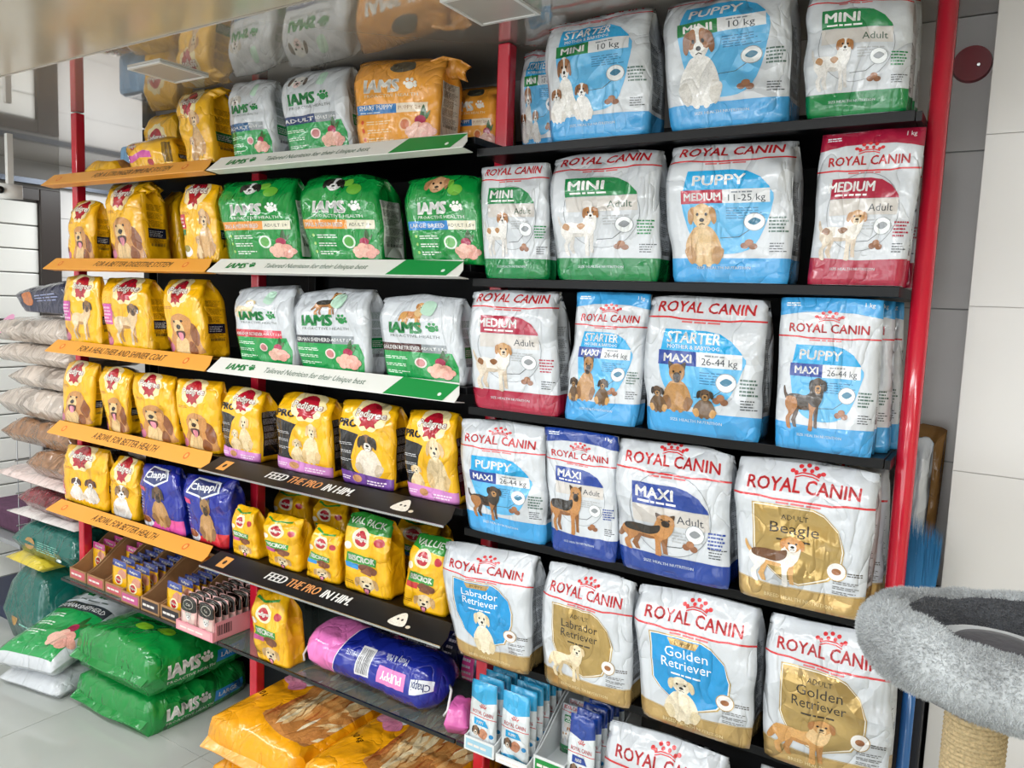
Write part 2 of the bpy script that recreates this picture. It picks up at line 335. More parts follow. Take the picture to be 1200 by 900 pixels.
def puppy_fluff(A, c='f3efe8', dk='5a3420'):
    A.blob([(.1, .0), (.05, .3), (.2, .55), (.5, .6), (.8, .55), (.95, .3), (.9, .0)], c, 1)
    A.push(.15, .4, .7, .6); dog_face(A, c, dk, 'ffffff', dk); A.pop()
JACK = dict(c='f1efec', leg='e6e3df', shade='d3cfca', head='f3f1ee', ear='a9713f', muz='f7f5f2', patch='b27a48', spot='b98a5c')
SHEP = dict(c='c58d55', leg='b87f4a', shade='8c5d38', head='b5824f', ear='4b3424', muz='2c211b', saddle='2a241f', prick=True, tail='down')
ROTT = dict(c='3d342c', leg='a8713f', shade='4a3526', head='4a3a2c', ear='2a221c', muz='b58552', tail='up')
BRIT = dict(c='ece7df', leg='dccfbd', shade='cbb9a4', head='c99a64', ear='b07d47', muz='e8d3b6', spot='8a5a34', tail='up')
BEAG = dict(c='efe9e0', leg='f1ede6', shade='d9a86a', head='cf9555', ear='c2823f', muz='f6f3ee', saddle='6b4426', tail='up')
GOLD = dict(c='d6a565', leg='cf9a58', shade='b57f42', head='cf9a5c', ear='a8703a', muz='e3bf8a', tail='down', fluffy=True)
LABR = dict(c='ecdcbb', leg='e6d3ae', shade='d2bb92', head='eadbbb', ear='d9c196', muz='f2e8cf', tail='down')

# ------------------------------------------------------------------ package designs (x 0..1, y 0..H)
def crown(A, x, y, w, c='d3343a'):
    for k in range(5):
        t = (k-2)/2; A.ell(x+t*w*.42, y+w*.36-abs(t)**2*w*.16, w*.07, w*.055, c, n=10)
    for k in range(4):
        t = (k-1.5)/2; A.ell(x+t*w*.42, y+w*.24-abs(t)**2*w*.14, w*.06, w*.05, c, n=10)
    for d in (0, .07): A.line([(x-w*.34, y+w*(.02+d)), (x-w*.15, y+w*(.09+d)), (x+w*.15, y+w*(.09+d)), (x+w*.34, y+w*(.02+d))], w*.035, c)
def logo_words(A, y, w=.74, h=.085, x=.5, arc=0, lead=.15):
    c = 'd3343a'; A.text('ROYAL CANIN', x, y, h*1.08, c, w=w*1.03, bold=.022, arc=arc)
    A.line([(0, y-h*.55+arc*0), (.2, y-h*.55), (.3, y-h*.68), (.72, y-h*.68), (.8, y-h*.55), (1, y-h*.55)], .016, c); A.micro(.32, y-h*1.02, .7, y-h*.82, 1, 'd86a6c', .8)
def kibble(A, x, y, r, c='8f5f43'):
    A.ell(x-r, y, r, r*.85, c, n=12); A.ell(x+r*.9, y-r*.2, r, r*.85, c, n=12); A.ell(x, y+r*.9, r, r*.85, 'a5714f', n=12)
def rc_size(key, bar, line, size, sizecol, wt, dog, seal=False, H=1.38, logo_y=None, sub=None, text_bar=True):
    """bar: bottom band colour; line: headline"""
    def f():
        A = Art(H)
        top = .9 if seal else .925
        ly = logo_y if logo_y is not None else (H*.775 if seal else H*.9)
        if seal:
            A.poly([(0, H*.88), (.25, H*.905), (.5, H*.91), (.75, H*.905), (1, H*.88), (1, H), (0, H)], bar); A.micro(.06, H*.945, .22, H*.975, 2, 'e6eef5', .5); A.text('1 kg', .88, H*.95, .045, 'ffffff', bold=.01)
            crown(A, .5, ly+.1, .3); logo_words(A, ly, .76, .085)
            y1 = ly-.13
        else:
            if ly < H*.87: crown(A, .5, ly+.1, .26)
            logo_words(A, ly, .8, .095); y1 = ly-.16
        adult = line is None
        lb = '5db4e6'; hb = '1ba3dd'; bh = .17*H
        if dog is not None: A.rect(0, 0, 1, bh, bar) if not seal else A.poly([(0, 0), (1, 0), (1, bh), (.5, bh*.93), (0, bh*1.05)], bar)
        ytop = y1; x0, x1 = .17, .84; hh = .2; cy = (ytop+bh)/2+.02
        if adult:
            A.ring(.5, cy+.04, .36, .38, .006, '8b9096', n=36)
            A.poly([(x0, ytop), (.55, ytop), (.66, ytop-.02), (.76, ytop-.08), (.83, ytop-.17), (.84, ytop-.2), (x0, ytop-.2)], bar)
            A.text(size, .37, ytop-.13, .1, 'ffffff', w=.34 if len(size) < 6 else .46, bold=.03, al='c'); A.micro(.22, ytop-.175, .6, ytop-.145, 1, 'ffffff', .6)
            A.rect(x0, ytop-.36, x1, ytop-.205, 'cfcac5'); A.text('Adult', .68, ytop-.325, .075, '3b5a48' if bar == '0c8043' else '3a3f49')
            A.micro(.52, ytop-.5, .82, ytop-.39, 4, 'b4b7ba')
        else:
            A.blob([(x0, ytop-.15), (x0, cy-.1), (.28, bh+.1), (.5, bh+.04), (.72, bh+.12), (.84, cy), (.84, ytop-.2), (.5, ytop-.1)], lb)
            A.poly([(x0+.02, ytop), (.55, ytop), (.66, ytop-.02), (.76, ytop-.08), (.83, ytop-.17), (.84, ytop-.19), (x0-.01, ytop-.19)], hb)
            A.text(line, .44, ytop-(.145 if line == 'PUPPY' else .115), .1, 'ffffff', w=.42 if line == 'PUPPY' else .46, bold=.02, shear=.1 if line != 'PUPPY' else .05)
            if line != 'PUPPY': A.text('MOTHER & BABYDOG', .44, ytop-.17, .038, 'ffffff', w=.44, bold=.01, res=1)
            A.rect(x0-.03, ytop-.32, .47, ytop-.19, sizecol); A.text(size, .31, ytop-.29, .075, 'ffffff', w=.24 if len(size) < 6 else .29, bold=.03)
            A.rect(.47, ytop-.32, .84, ytop-.19, 'dfe1e4'); A.text(wt, .66, ytop-.3, .065, '2b3440', w=.29 if len(wt) > 5 else .2); A.micro(.54, ytop-.225, .72, ytop-.205, 1, '7f8891', .7)
            A.micro(.5, ytop-.47, .8, ytop-.35, 5, '2f6f9f', .35)
        A.line([(.45, cy-.25), (.6, cy-.24), (.7, cy-.16)], .006, '40464c')
        A.ell(.72, cy-.1, .085, .085, '9aa0a6'); A.ell(.72, cy-.1, .078, .078, 'eef2f4'); A.blob([(.67, cy-.1), (.72, cy-.06), (.77, cy-.09), (.72, cy-.13)], '3d7a99' if not adult else '8f9499')
        kibble(A, .68, bh+.12, .035); A.micro(.83, cy-.2, .97, cy-.04, 5, bar if adult else '4d6b62', .5); A.micro(.84, bh+.06, .98, bh+.16, 4, '4a4f55', .4)
        if dog is not None: dog(A, bh, (ytop-.30-bh) if adult else (ytop-.30-bh))
        else: A.rect(0, 0, 1, bh, bar)
        A.text('SIZE HEALTH NUTRITION', .47, bh*.55, .028, 'dfe9f0', w=.46, res=1, bold=.01)
        return A
    return (key, f, H)
def D(fn, x, y, w, h, **k):
    def g(A, bh, av): A.push(x, bh+y, w, h*av); fn(A, **k); A.pop()
    return g
def D2(*fs):
    def g(A, bh, yt):
        for q in fs: q(A, bh, yt)
    return g
JP = dict(c='f0eeeb', shade='dfdad4', head='f4f2ef', ear='8f5f3c', muz='f7f6f4', patch='9c6a45')
def famjack(): return D2(D(dog_sit, .1, .02, .26, .95, c='eceae6', shade='d8d4ce', head='f1efec', ear='8b5f40', muz='f7f5f2', patch='a87650'), D(dog_sit, .02, -.04, .22, .55, **JP), D(dog_sit, .28, -.04, .24, .58, **JP))
def famshep():
    S = dict(c='b98a55', shade='8a6038', head='a87a49', ear='3b2a1d', muz='3a2c22'); P = dict(c='6b5138', shade='c89a60', head='5a4432', ear='2e241c', muz='a57d4e')
    return D2(D(dog_sit, .14, .0, .34, 1.0, prick=True, **S), D(dog_sit, .02, -.03, .22, .55, **P), D(dog_sit, .42, -.04, .26, .6, **P))
GREEN, BLUE, REDC, NAVY = '0c8043', '3f9fdc', 'a81f3e', '1c3f94'
RC = {
 'mini_adult': rc_size('mini_adult', GREEN, None, 'MINI', GREEN, '', D(dog_stand, .08, .03, .44, .95, **JACK)),
 'starter_mini': rc_size('starter_mini', BLUE, 'STARTER', 'MINI', '0b7d3c', '10 kg', famjack(), logo_y=1.38*.99),
 'puppy_mini': rc_size('puppy_mini', BLUE, 'PUPPY', 'MINI', '0b7d3c', '10 kg', D(dog_sit, .08, -.02, .46, 1.12, c='efedea', shade='d6d2cc', head='f2f0ed', ear='8b5a36', muz='f7f5f2', patch='a06b42'), logo_y=1.38*1.0),
 'puppy_medium': rc_size('puppy_medium', BLUE, 'PUPPY', 'MEDIUM', 'b3203c', '11-25 kg', D(dog_sit, .1, -.06, .42, 1.08, c='d2ab78', shade='b98d5c', head='d9b684', ear='b98a55', muz='e4c79c', chest='e0c090')),
 'medium_adult': rc_size('medium_adult', REDC, None, 'MEDIUM', REDC, '', D(dog_stand, .06, .0, .52, 1.0, **BRIT)),
 'medium_adult_1': rc_size('medium_adult_1', REDC, None, 'MEDIUM', REDC, '', D(dog_stand, .06, -.01, .55, 1.0, **BRIT), seal=True, H=1.5),
 'starter_maxi_1': rc_size('starter_maxi_1', '3f9fdc', 'STARTER', 'MAXI', NAVY, '26-44 kg', famshep(), seal=True, H=1.6),
 'starter_maxi': rc_size('starter_maxi', BLUE, 'STARTER', 'MAXI', NAVY, '26-44 kg', famshep(), H=1.25, logo_y=1.25*.88),
 'puppy_maxi_1': rc_size('puppy_maxi_1', '3f9fdc', 'PUPPY', 'MAXI', NAVY, '26-44 kg', D(dog_stand, .08, -.05, .48, 1.05, **ROTT), seal=True, H=1.55),
 'puppy_maxi': rc_size('puppy_maxi', BLUE, 'PUPPY', 'MAXI', NAVY, '26-44 kg', D(dog_stand, .08, -.05, .48, 1.0, **ROTT), H=1.42, logo_y=1.42*.8),
 'maxi_adult_1': rc_size('maxi_adult_1', NAVY, None, 'MAXI', NAVY, '', D(dog_stand, .02, .0, .6, 1.1, **SHEP), seal=True, H=1.7),
 'maxi_adult': rc_size('maxi_adult', NAVY, None, 'MAXI', NAVY, '', D(dog_stand, .02, .0, .6, 1.1, **SHEP), H=1.2, logo_y=1.2*.84),
}
GOLDC = 'c2a266'
def rc_breed(key, names, blue, dog, H=1.2):
    def f():
        A = Art(H); ly = H*.8
        A.poly([(0, 0), (1, 0), (1, H*.155), (.6, H*.13), (.3, H*.12), (0, H*.15)], GOLDC, .5); A.line([(0, H*.155), (.3, H*.125), (.6, H*.135), (1, H*.16)], .006, 'c9ab6c')
        crown(A, .52, ly+.1, .26); logo_words(A, ly, .78, .095)
        x0, x1, y1, y0 = .17, .8, ly-.13, H*.2
        def shield(e, c, a=0): A.poly([(x0-e, y1+e), (x0+.42, y1+e), (x0+.5, y1+e-.03), (x0+.6, y1+e-.14), (x1+e, y1-.28), (x1+e-.01, y1-.42), (x1-.1+e, y0+.06-e), (x1-.3, y0-.03-e), (x0+.2, y0-e), (x0+.06-e, y0+.1), (x0-e, y1-.4)], c, a)
        shield(.025, 'c9ab6c', .5); shield(.016, 'efece4'); shield(.008, '1593d3' if blue else 'b79a5c', 0 if blue else .5)
        tc = 'f2f8fc' if blue else '2d2212'
        if blue: A.poly([(x0+.13, y1), (x0+.4, y1), (x0+.37, y1-.06), (x0+.16, y1-.06)], 'c2a266', .5); A.text('PUPPY', x0+.265, y1-.05, .036, '4a3a1c', res=1)
        else: A.text('ADULT', x0+.29, y1-.09, .045, tc, res=1)
        yy = y1-(.16 if blue else .2)
        for n_, wd in names: A.text(n_, x0+.29, yy, .088, tc, w=wd); yy -= .1
        A.micro(x0+.16, yy+.04, x0+.44, yy+.065, 1, tc, .6)
        dog(A, H*.12, yy+.06-H*.12)
        A.ell(.78, H*.31, .075, .075, 'c2a266', .5); A.ell(.78, H*.31, .068, .068, 'ece9e6'); A.ell(.78, H*.31, .035, .026, '9a6138')
        A.micro(.86, H*.29, .99, H*.32, 2, '55504a', .5)
        for k in range(3): A.micro(.76, H*(.16+.035*k), .95, H*(.185+.035*k), 2, '6a6a6a', .4)
        A.text('BREED HEALTH NUTRITION', .5, H*.04, .03, 'd9c79a', w=.55, res=1)
        return A
    return (key, f, H)
LP = dict(c='eee2c8', shade='dccca8', head='efe4cc', ear='dfcda6', muz='f5eedd')
RC.update({
 'beagle': rc_breed('beagle', [('Beagle', .36)], False, D(dog_stand, .08, .02, .5, 1.0, **BEAG), H=1.15),
 'lab_puppy': rc_breed('lab_puppy', [('Labrador', .4), ('Retriever', .4)], True, D(dog_sit, .3, -.02, .34, 1.0, **LP), H=1.42),
 'lab_adult': rc_breed('lab_adult', [('Labrador', .4), ('Retriever', .4)], False, D(dog_stand, .1, -.02, .46, 1.0, **LABR), H=1.3),
 'gold_puppy': rc_breed('gold_puppy', [('Golden', .36), ('Retriever', .42)], True, D(dog_sit, .2, -.06, .42, 1.08, **LP), H=1.2),
 'gold_adult': rc_breed('gold_adult', [('Golden', .36), ('Retriever', .42)], False, D(dog_stand, .06, -.06, .58, 1.05, **GOLD), H=1.25),
 'shep_adult': rc_breed('shep_adult', [('German Shepherd', .52)], False, D(dog_stand, .04, -.04, .56, 1., **SHEP), H=1.2),
})
def paw(A, x, y, r, c):
    A.ell(x, y, r*.62, r*.55, c, n=16)
    for dx, dy in ((-.72, .35), (-.28, .85), (.3, .85), (.75, .4), (.85, -.1)): A.ell(x+dx*r, y+dy*r, r*.24, r*.28, c, n=10)
def iams_logo(A, x, y, h, c, sub):
    A.text('IAMS', x-.09, y, h, c, w=.42, bold=.055, shear=.05); paw(A, x+.24, y+h*.42, h*.52, c); A.text('PROACTIVE HEALTH', x+.02, y-h*.42, h*.26, sub, w=.62, bold=.004, res=1)
def chicken(A, x, y, s):
    A.blob([(x-.02*s, y+.55*s), (x+.12*s, y+.95*s), (x+.2*s, y+.6*s)], '2f5a2a'); A.blob([(x+.1*s, y+.5*s), (x+.34*s, y+.75*s), (x+.24*s, y+.45*s)], '3c6b33')
    A.ell(x, y+.42*s, .2*s, .17*s, 'a8284f')
    for dx, dy, r in ((-.35, .06, .2), (-.1, .18, .22), (.18, .12, .24), (.36, .0, .18), (.02, -.04, .24), (-.22, -.1, .2), (.24, -.12, .2)): A.ell(x+dx*s, y+dy*s, r*s, r*s*.85, 'eebba9' if dx < .1 else 'e5a596', 1, n=14)
def iams(key, style, name, namecol, dog, H=1.15, weight='1.5'):
    def f():
        A = Art(H)
        if style == 'green':
            A.ell(.62, H*.9, .07, .05, '7cc043'); A.ell(.72, H*.82, .09, .07, '6fb83c')
            dog(A); iams_logo(A, .5, H*.56, .15, 'f6f8f5', 'e8f2ea'); by = H*.38
            A.rect(0.03, by, .62, by+H*.1, namecol); A.text(name, .32, by+H*.025, .055, 'ffffff', w=.5, bold=.02, res=1); A.rect(.62, by, .95, by+H*.1, 'e7e2cb'); A.text('ADULT '+weight+'+', .78, by+H*.03, .045, '39453a', res=1)
            A.ell(.62, H*.24, .085, .085, 'dff0e0'); A.ell(.62, H*.24, .062, .062, '5aa94b')
            for k in range(3): A.ell(.15, H*(.31-.09*k), .02, .02, '9fd06a', n=8); A.micro(.2, H*(.28-.09*k), .5, H*(.33-.09*k), 2, 'eaf5ec', .45)
            chicken(A, .82, H*.13, .3)
        elif style == 'white':
            dog(A); A.blob([(.55, H*.8), (.6, H*.92), (.72, H*.9), (.68, H*.76)], 'bfe3cd')
            iams_logo(A, .45, H*.56, .15, '0e8a43', '5e6a66'); by = H*.34
            A.poly([(0, 0), (.96, 0), (.96, H*.2), (.9, by+.01), (0, by+.01)], '1b9a4d'); A.rect(0, by, .55, by+H*.095, namecol); A.text(name, .28, by+H*.022, .055, 'ffffff', w=.5, bold=.02, res=1)
            A.rect(.55, by, .84, by+H*.095, '8d9499' if namecol != 'c22a3a' else 'd8465a'); A.text('ADULT '+weight+'+', .69, by+H*.03, .042, 'ffffff', res=1)
            for k in range(3): A.micro(.06, H*(.25-.085*k), .4, H*(.29-.085*k), 2, 'dff2e4', .45)
            A.ell(.52, H*.22, .07, .07, 'f0d9d6'); A.ell(.52, H*.22, .052, .052, 'c98080'); chicken(A, .76, H*.13, .32)
        else:
            A.blob([(.42, H*.86), (.5, H*.95), (.68, H*.93), (.72, H*.83), (.55, H*.8)], '4a4e42', 1)
            iams_logo(A, .47, H*.58, .14, 'f4efe6', 'f3dfc0'); by = H*.35
            A.rect(.04, by, .55, by+H*.1, '1f73b8'); A.text(name, .3, by+H*.045, .05, 'ffffff', w=.42, bold=.02, res=1); A.micro(.1, by+H*.01, .4, by+H*.03, 1, 'dfeaf5'); A.rect(.55, by, .9, by+H*.1, 'eedcc4'); A.text('PUPPY 2+', .7, by+H*.03, .045, 'a87b52', res=1)
            A.ell(.64, H*.22, .075, .075, 'f3c08a'); A.ell(.64, H*.22, .055, .055, 'c96a3a')
            for k in range(3): A.ell(.12, H*(.27-.09*k), .02, .025, 'd8552a', n=8); A.micro(.17, H*(.24-.09*k), .5, H*(.29-.09*k), 2, 'f6d9ae', .4)
            chicken(A, .82, H*.12, .32)
        return A
    return (key, f, H)
def hd(x, y, w, h, **k):
    def g(A): A.push(x, y, w, h); dog_face(A, **k); A.pop()
    return g
def st(x, y, w, h, **k):
    def g(A): A.push(x, y, w, h); dog_stand(A, **k); A.pop()
    return g
IA = {
 'ig_small': iams('ig_small', 'green', 'SMALL & MEDIUM BREED', 'e8953a', hd(.3, .88, .28, .24, c='e9e8e6', ear='2a2723', muz='f5f4f2', patch='35302b'), weight='1'),
 'ig_large': iams('ig_large', 'green', 'LARGE BREED', '2a86cf', hd(.28, .84, .34, .28, c='d3a076', ear='b07f58', muz='dcb08a'), H=1.12),
 'iw_lab': iams('iw_lab', 'white', 'LABRADOR RETRIEVER', 'c22a3a', st(.08, .8, .4, .3, **LABR), H=1.35),
 'iw_shep': iams('iw_shep', 'white', 'GERMAN SHEPHERD', '2b3038', st(.3, .78, .4, .3, **SHEP), H=1.15),
 'iw_gold': iams('iw_gold', 'white', 'GOLDEN RETRIEVER', '4a2423', st(.3, .74, .34, .34, **{**GOLD, 'c': 'cf8f5c'}), H=1.2),
 'iw_ten': iams('iw_ten', 'white', 'ADULT', '1f3a6e', hd(.15, .85, .26, .26, c='f0eeea', ear='5a4a3f', muz='f5d8d6'), H=1.2, weight='10'),
 'iw_small': iams('iw_small', 'white', 'ADULT', '2a5f8e', hd(.1, .9, .3, .3, c='f0eeea', ear='c9c2b8', muz='efe4de'), H=1.5, weight='10'),
 'io': iams('io', 'orange', 'SMART PUPPY', '1f73b8', None, H=1.0),
}
def ped_logo(A, x, y, s, rays=True):
    th = np.linspace(0, 2*math.pi, 41)[:-1]; r = 1+.06*np.cos(10*th); A.poly(np.stack([x+s*.56*r*np.cos(th), y+s*.58*r*np.sin(th)], 1), 'fbe9b0')
    A.ell(x, y, s*.36, s*.38, 'b0182c'); A.poly([(x-s*.22, y-s*.28), (x-s*.27, y-s*.46), (x-s*.1, y-s*.4), (x, y-s*.52), (x+s*.1, y-s*.4), (x+s*.27, y-s*.44), (x+s*.22, y-s*.28)], 'b0182c')
    A.text('Pedigree', x, y-s*.105, s*.25, '8a4a4c', w=s*1.0, bold=.075); A.text('Pedigree', x, y-s*.1, s*.24, 'fbf7ee', w=s*.96, bold=.025)
def ped(key, pic, H=1.35, tags='', lx=.48, ly=.84, ls=.5, extra=None):
    def f():
        A = Art(H); ped_logo(A, lx, H*ly, ls); A.micro(.12, H*.6, .36, H*.64, 2, 'c07a1a', .5)
        if extra: extra(A, H)
        pic(A, H)
        if 'pink' in tags:
            A.rect(.04, H*.33, .3, H*.62, 'd64fa8'); A.micro(.06, H*.36, .28, H*.6, 5, 'f6c6e6', .5)
        if 'red' in tags: A.rect(.0, H*.42, .2, H*.6, 'cf2a3f'); A.rect(.02, H*.34, .18, H*.41, '2b7a3a'); A.micro(.02, H*.44, .18, H*.58, 3, 'f3d0d0', .5); A.ell(.15, H*.14, .14, .1, 'f3f2ea'); A.ell(.15, H*.17, .1, .06, '9a8a2f', 1)
        if 'side' in tags: A.rect(0, H*.1, .1, H*.5, 'e86a7c'); A.micro(.01, H*.12, .09, H*.48, 6, 'fbe3d8', .5)
        if 'meat' in tags: A.ell(.08, H*.1, .12, .1, 'c86a8a'); A.ell(.06, H*.18, .08, .07, '8a3a2f', 1)
        A.micro(.06, H*.02, .3, H*.045, 1, '9a6414', .6)
        return A
    return (key, f, H)
def pb(x, y, w, h, **k): return lambda A, H: (A.push(x, y*H, w, h*H), dog_bust(A, **k), A.pop())
def ps(x, y, w, h, **k): return lambda A, H: (A.push(x, y*H, w, h*H), dog_stand(A, **k), A.pop())
def psit(x, y, w, h, **k): return lambda A, H: (A.push(x, y*H, w, h*H), dog_sit(A, **k), A.pop())
def both(*g): return lambda A, H: [q(A, H) for q in g]
CG = dict(c='dcb27c', shade='c29158', head='dfb98a', ear='c08d56', muz='ecd0a4', tongue=False)
PED = {
 'bust': ped('bust', pb(.16, .04, .8, .5), tags='meat'),
 'bust_s': ped('bust_s', pb(.3, .04, .68, .52), tags='meat', lx=.5),
 'stand': ped('stand', ps(.3, .08, .6, .56, c='e6c79a', leg='e9cfa8', shade='b98a55', head='8c6845', ear='4b3624', muz='5c4430'), tags='pink meat', lx=.6),
 'pair': ped('pair', both(psit(.5, .08, .5, .6, **CG), psit(.4, .02, .3, .32, **{**CG, 'c': 'eed5a8'})), tags='red', ly=.92, ls=.6),
 'pair_g': ped('pair_g', both(psit(.38, .12, .5, .56, **CG), psit(.3, .05, .3, .3, **CG)), ly=.8),
 'pups': ped('pups', both(psit(.22, .1, .4, .38, c='f1eee8', shade='e2dcd2', head='f1eee8', ear='4a2b1a', muz='ffffff', patch='5a3420'), psit(.52, .1, .4, .4, c='f1eee8', shade='e2dcd2', head='7a4a2c', ear='4a2b1a', muz='ffffff')), tags='side', ls=.56),
 'shih': ped('shih', psit(.1, -.02, .86, .6, c='f3f1ee', shade='e6e2dc', head='efeae4', ear='8a6a4a', muz='ffffff', patch='9c7b58'), lx=.55, ls=.6),
 'plain': ped('plain', pb(.1, -.1, .7, .3), ly=.6),
}
def pro(key, pic, band, H=1.7):
    def f():
        A = Art(H); A.poly([(0, 0), (1, 0), (1, H*.16), (.7, H*.22), (.5, H*.4), (.46, H*.62), (0, H*.67)], '16161a'); A.blob([(.3, H*.2), (.36, H*.5), (.6, H*.7), (1.0, H*.6), (1.0, H*.14), (.6, H*.13)], 'f2b70f')
        A.text('PRO', .22, H*.7, .15, '17150f', w=.36, bold=.05, shear=.12); ped_logo(A, .6, H*.86, .55)
        for k in range(3): A.micro(.06, H*(.48-.1*k), .34, H*(.52-.1*k), 2, 'c9c9cc', .4)
        pic(A, H); A.poly([(0, 0), (1, 0), (1, H*.13), (.5, H*.15), (0, H*.17)], band); A.ell(.37, H*.085, .09, .075, 'c98f5e', 1); A.micro(.06, H*.06, .24, H*.11, 2, 'f3e0f0', .5); A.micro(.56, H*.04, .92, H*.1, 2, 'f3e0f0', .5)
        return A
    return (key, f, H)
CH = dict(c='ecd3a6', shade='d8b883', head='edd6ae', ear='dcb985', muz='f4e4c4')
PED.update({
 'pro1': pro('pro1', both(psit(.5, .16, .4, .5, **CH), psit(.3, .14, .32, .3, **CH)), 'd488cc'),
 'pro2': pro('pro2', psit(.3, .14, .62, .5, c='e8dccb', shade='c9b79e', head='8a6a50', ear='2d2622', muz='f2ebe2', patch='3a2f28'), '6d3f97'),
 'pro3': pro('pro3', both(psit(.4, .14, .58, .58, **CH), psit(.1, .13, .34, .26, **CH)), 'd488cc', H=1.75),
})
def bisc(key, flav, vp=None, H=1.7):
    def f():
        A = Art(H)
        if vp: A.poly([(0, H*.84), (1, H*.8), (1, H), (0, H)], '2f9135'); A.text(vp, .5, H*.88, .12, 'f4f8ee', w=.8, bold=.02)
        else: A.line([(.1, H*.93), (.4, H*.88), (.8, H*.92)], .05, '3f9a3a')
        ly = H*.72; A.ell(.45, ly, .22, .22, 'f8ecc0'); A.ell(.45, ly, .15, .16, 'b3182b'); A.text('Pedigree', .45, ly-.03, .09, 'fbf7ee', w=.4, bold=.05)
        A.ell(.14, H*.6, .085, .085, 'f7efd8'); A.ell(.84, H*.72, .09, .09, 'b3182b')
        A.push(.45, H*.38, 1, 1); A.poly([(-.34, .0), (.3, .02), (.33, .2), (-.3, .24)], '3a9a3c'); A.text('BISCROK', 0, .07, .12, 'f6f8ee', w=.56, bold=.05); A.pop()
        A.rect(.08, H*.31, .4, H*.38, flav); A.blob([(.4, H*.34), (.5, H*.4), (.78, H*.36), (.7, H*.28)], '7a4328', 1); A.blob([(.45, H*.3), (.6, H*.36), (.66, H*.26)], '8b5232', 1)
        A.push(.3, 0, .5, H*.26); dog_face(A, 'ead0a4', 'c9a06a', 'f2e2c2', tongue=True); A.pop()
        A.micro(.05, H*.1, .3, H*.15, 2, '8a5a14', .4); return A
    return (key, f, H)
PED.update({'bis_b': bisc('bis_b', '2a8fd0'), 'bis_p': bisc('bis_p', 'd0539a'), 'bis_val': bisc('bis_val', '2a8fd0', 'VAL PACK'), 'bis_value': bisc('bis_value', 'c22a2a', 'VALUE')})
def chap(key, band, prick, H=1.55):
    def f():
        A = Art(H); A.poly([(.2, H*.78), (.85, H*.88), (.8, H*.95), (.3, H*.93)], '0f2a78'); A.poly([(.15, H*.74), (.5, H*.68), (.82, H*.8), (.78, H*.93), (.28, H*.97)], 'e7edf5'); A.poly([(.19, H*.76), (.5, H*.71), (.78, H*.81), (.75, H*.91), (.3, H*.95)], '24356e'); A.text('Chappi', .48, H*.81, .15, 'f2f5fa', w=.5, bold=.03, rot=.1)
        A.poly([(0, H*.6), (.2, H*.57), (.2, H*.64), (0, H*.67)], 'e0447a')
        for k in range(5): A.micro(.02, H*(.3+.05*k), .15, H*(.33+.05*k), 1, 'a9b8e4', .5)
        A.poly([(0, 0), (1, 0), (1, H*.22), (.6, H*.2), (.3, H*.1), (0, H*.12)], band)
        A.push(.3, H*.08, .5, H*.62); dog_sit(A, 'b58a52', '8a6238', '6a4d30' if not prick else '9a7444', '3a2a1c', '3a2a20', chest='c29660', prick=prick); A.pop()
        A.ell(.14, H*.1, .18, .14, 'eceaf2'); A.ell(.14, H*.13, .13, .09, '9a5a3c', 1); return A
    return (key, f, H)
PED['chap_p'] = chap('chap_p', 'e456a6', False); PED['chap_r'] = chap('chap_r', 'd42a36', True)
def pouch_art(key, c1, kind, H=1.6):
    def f():
        A = Art(H)
        if kind == 'rc':
            A.poly([(0, H*.74), (.5, H*.68), (1, H*.74), (1, H), (0, H)], c1); crown(A, .5, H*.61, .28); A.text('ROYAL CANIN', .5, H*.52, .09, 'd3343a', w=.78, bold=.01); A.line([(0, H*.49), (1, H*.49)], .016, 'd3343a')
            A.poly([(.18, H*.36), (.75, H*.36), (.62, H*.45), (.18, H*.46)], '1ba3dd' if c1 != NAVY else NAVY); A.text('PUPPY' if c1 != NAVY else 'MAXI', .42, H*.385, .07, 'ffffff', bold=.03)
            A.blob([(.35, H*.22), (.5, H*.33), (.72, H*.28), (.6, H*.18)], 'c98a6a', 1); A.push(.12, H*.16, .3, H*.2); dog_face(A, '8a6a50', '3a2c22', 'e8ddcf'); A.pop()
            A.ell(.85, H*.25, .08, .05, '2a8fd0'); A.poly([(0, 0), (1, 0), (1, H*.06), (.5, H*.13), (0, H*.09)], '62bfe6' if c1 != NAVY else NAVY); A.ell(.2, H*.07, .09, .06, '2a8fd0')
        elif kind == 'ped':
            A.rect(0, H*.8, 1, H, c1); A.text('Pedigree', .5, H*.86, .1, 'fbf7ee', w=.6, bold=.04); A.blob([(.4, H*.55), (.6, H*.75), (.95, H*.7), (.9, H*.5)], 'd8937a', 1); A.ell(.5, H*.42, .28, .24, 'f8ecc0'); A.ell(.5, H*.42, .2, .18, 'b3182b'); A.text('Pedigree', .5, H*.4, .09, 'fbf7ee', w=.46, bold=.04); A.micro(.3, H*.1, .7, H*.16, 1, 'b06a1a')
        else:
            A.blob([(0, H*.6), (.1, H*.95), (.9, H*.95), (1, H*.6), (.5, H*.55)], '15120f'); A.ring(.5, H*.76, .3, .22, .02, 'd9d2c4'); A.text('Cat', .5, H*.72, .12, 'e8e2d6', bold=.02); A.rect(.1, H*.1, .9, H*.5, 'e8cfc6'); A.push(.3, H*.25, .5, H*.3); dog_face(A, 'd8d4cf', 'b9b3ac', 'ffffff', prick=True); A.pop(); A.blob([(.2, H*.12), (.5, H*.25), (.8, H*.1)], 'e89aa8')
        return A
    return (key, f, H)
PO = {'rc_b': pouch_art('rc_b', '35a7da', 'rc'), 'rc_n': pouch_art('rc_n', NAVY, 'rc'), 'ped': pouch_art('ped_', '3b4d9a', 'ped'), 'ped_p': pouch_art('ped_p', 'd0539a', 'ped'), 'cat': pouch_art('cat', '15120f', 'cat')}
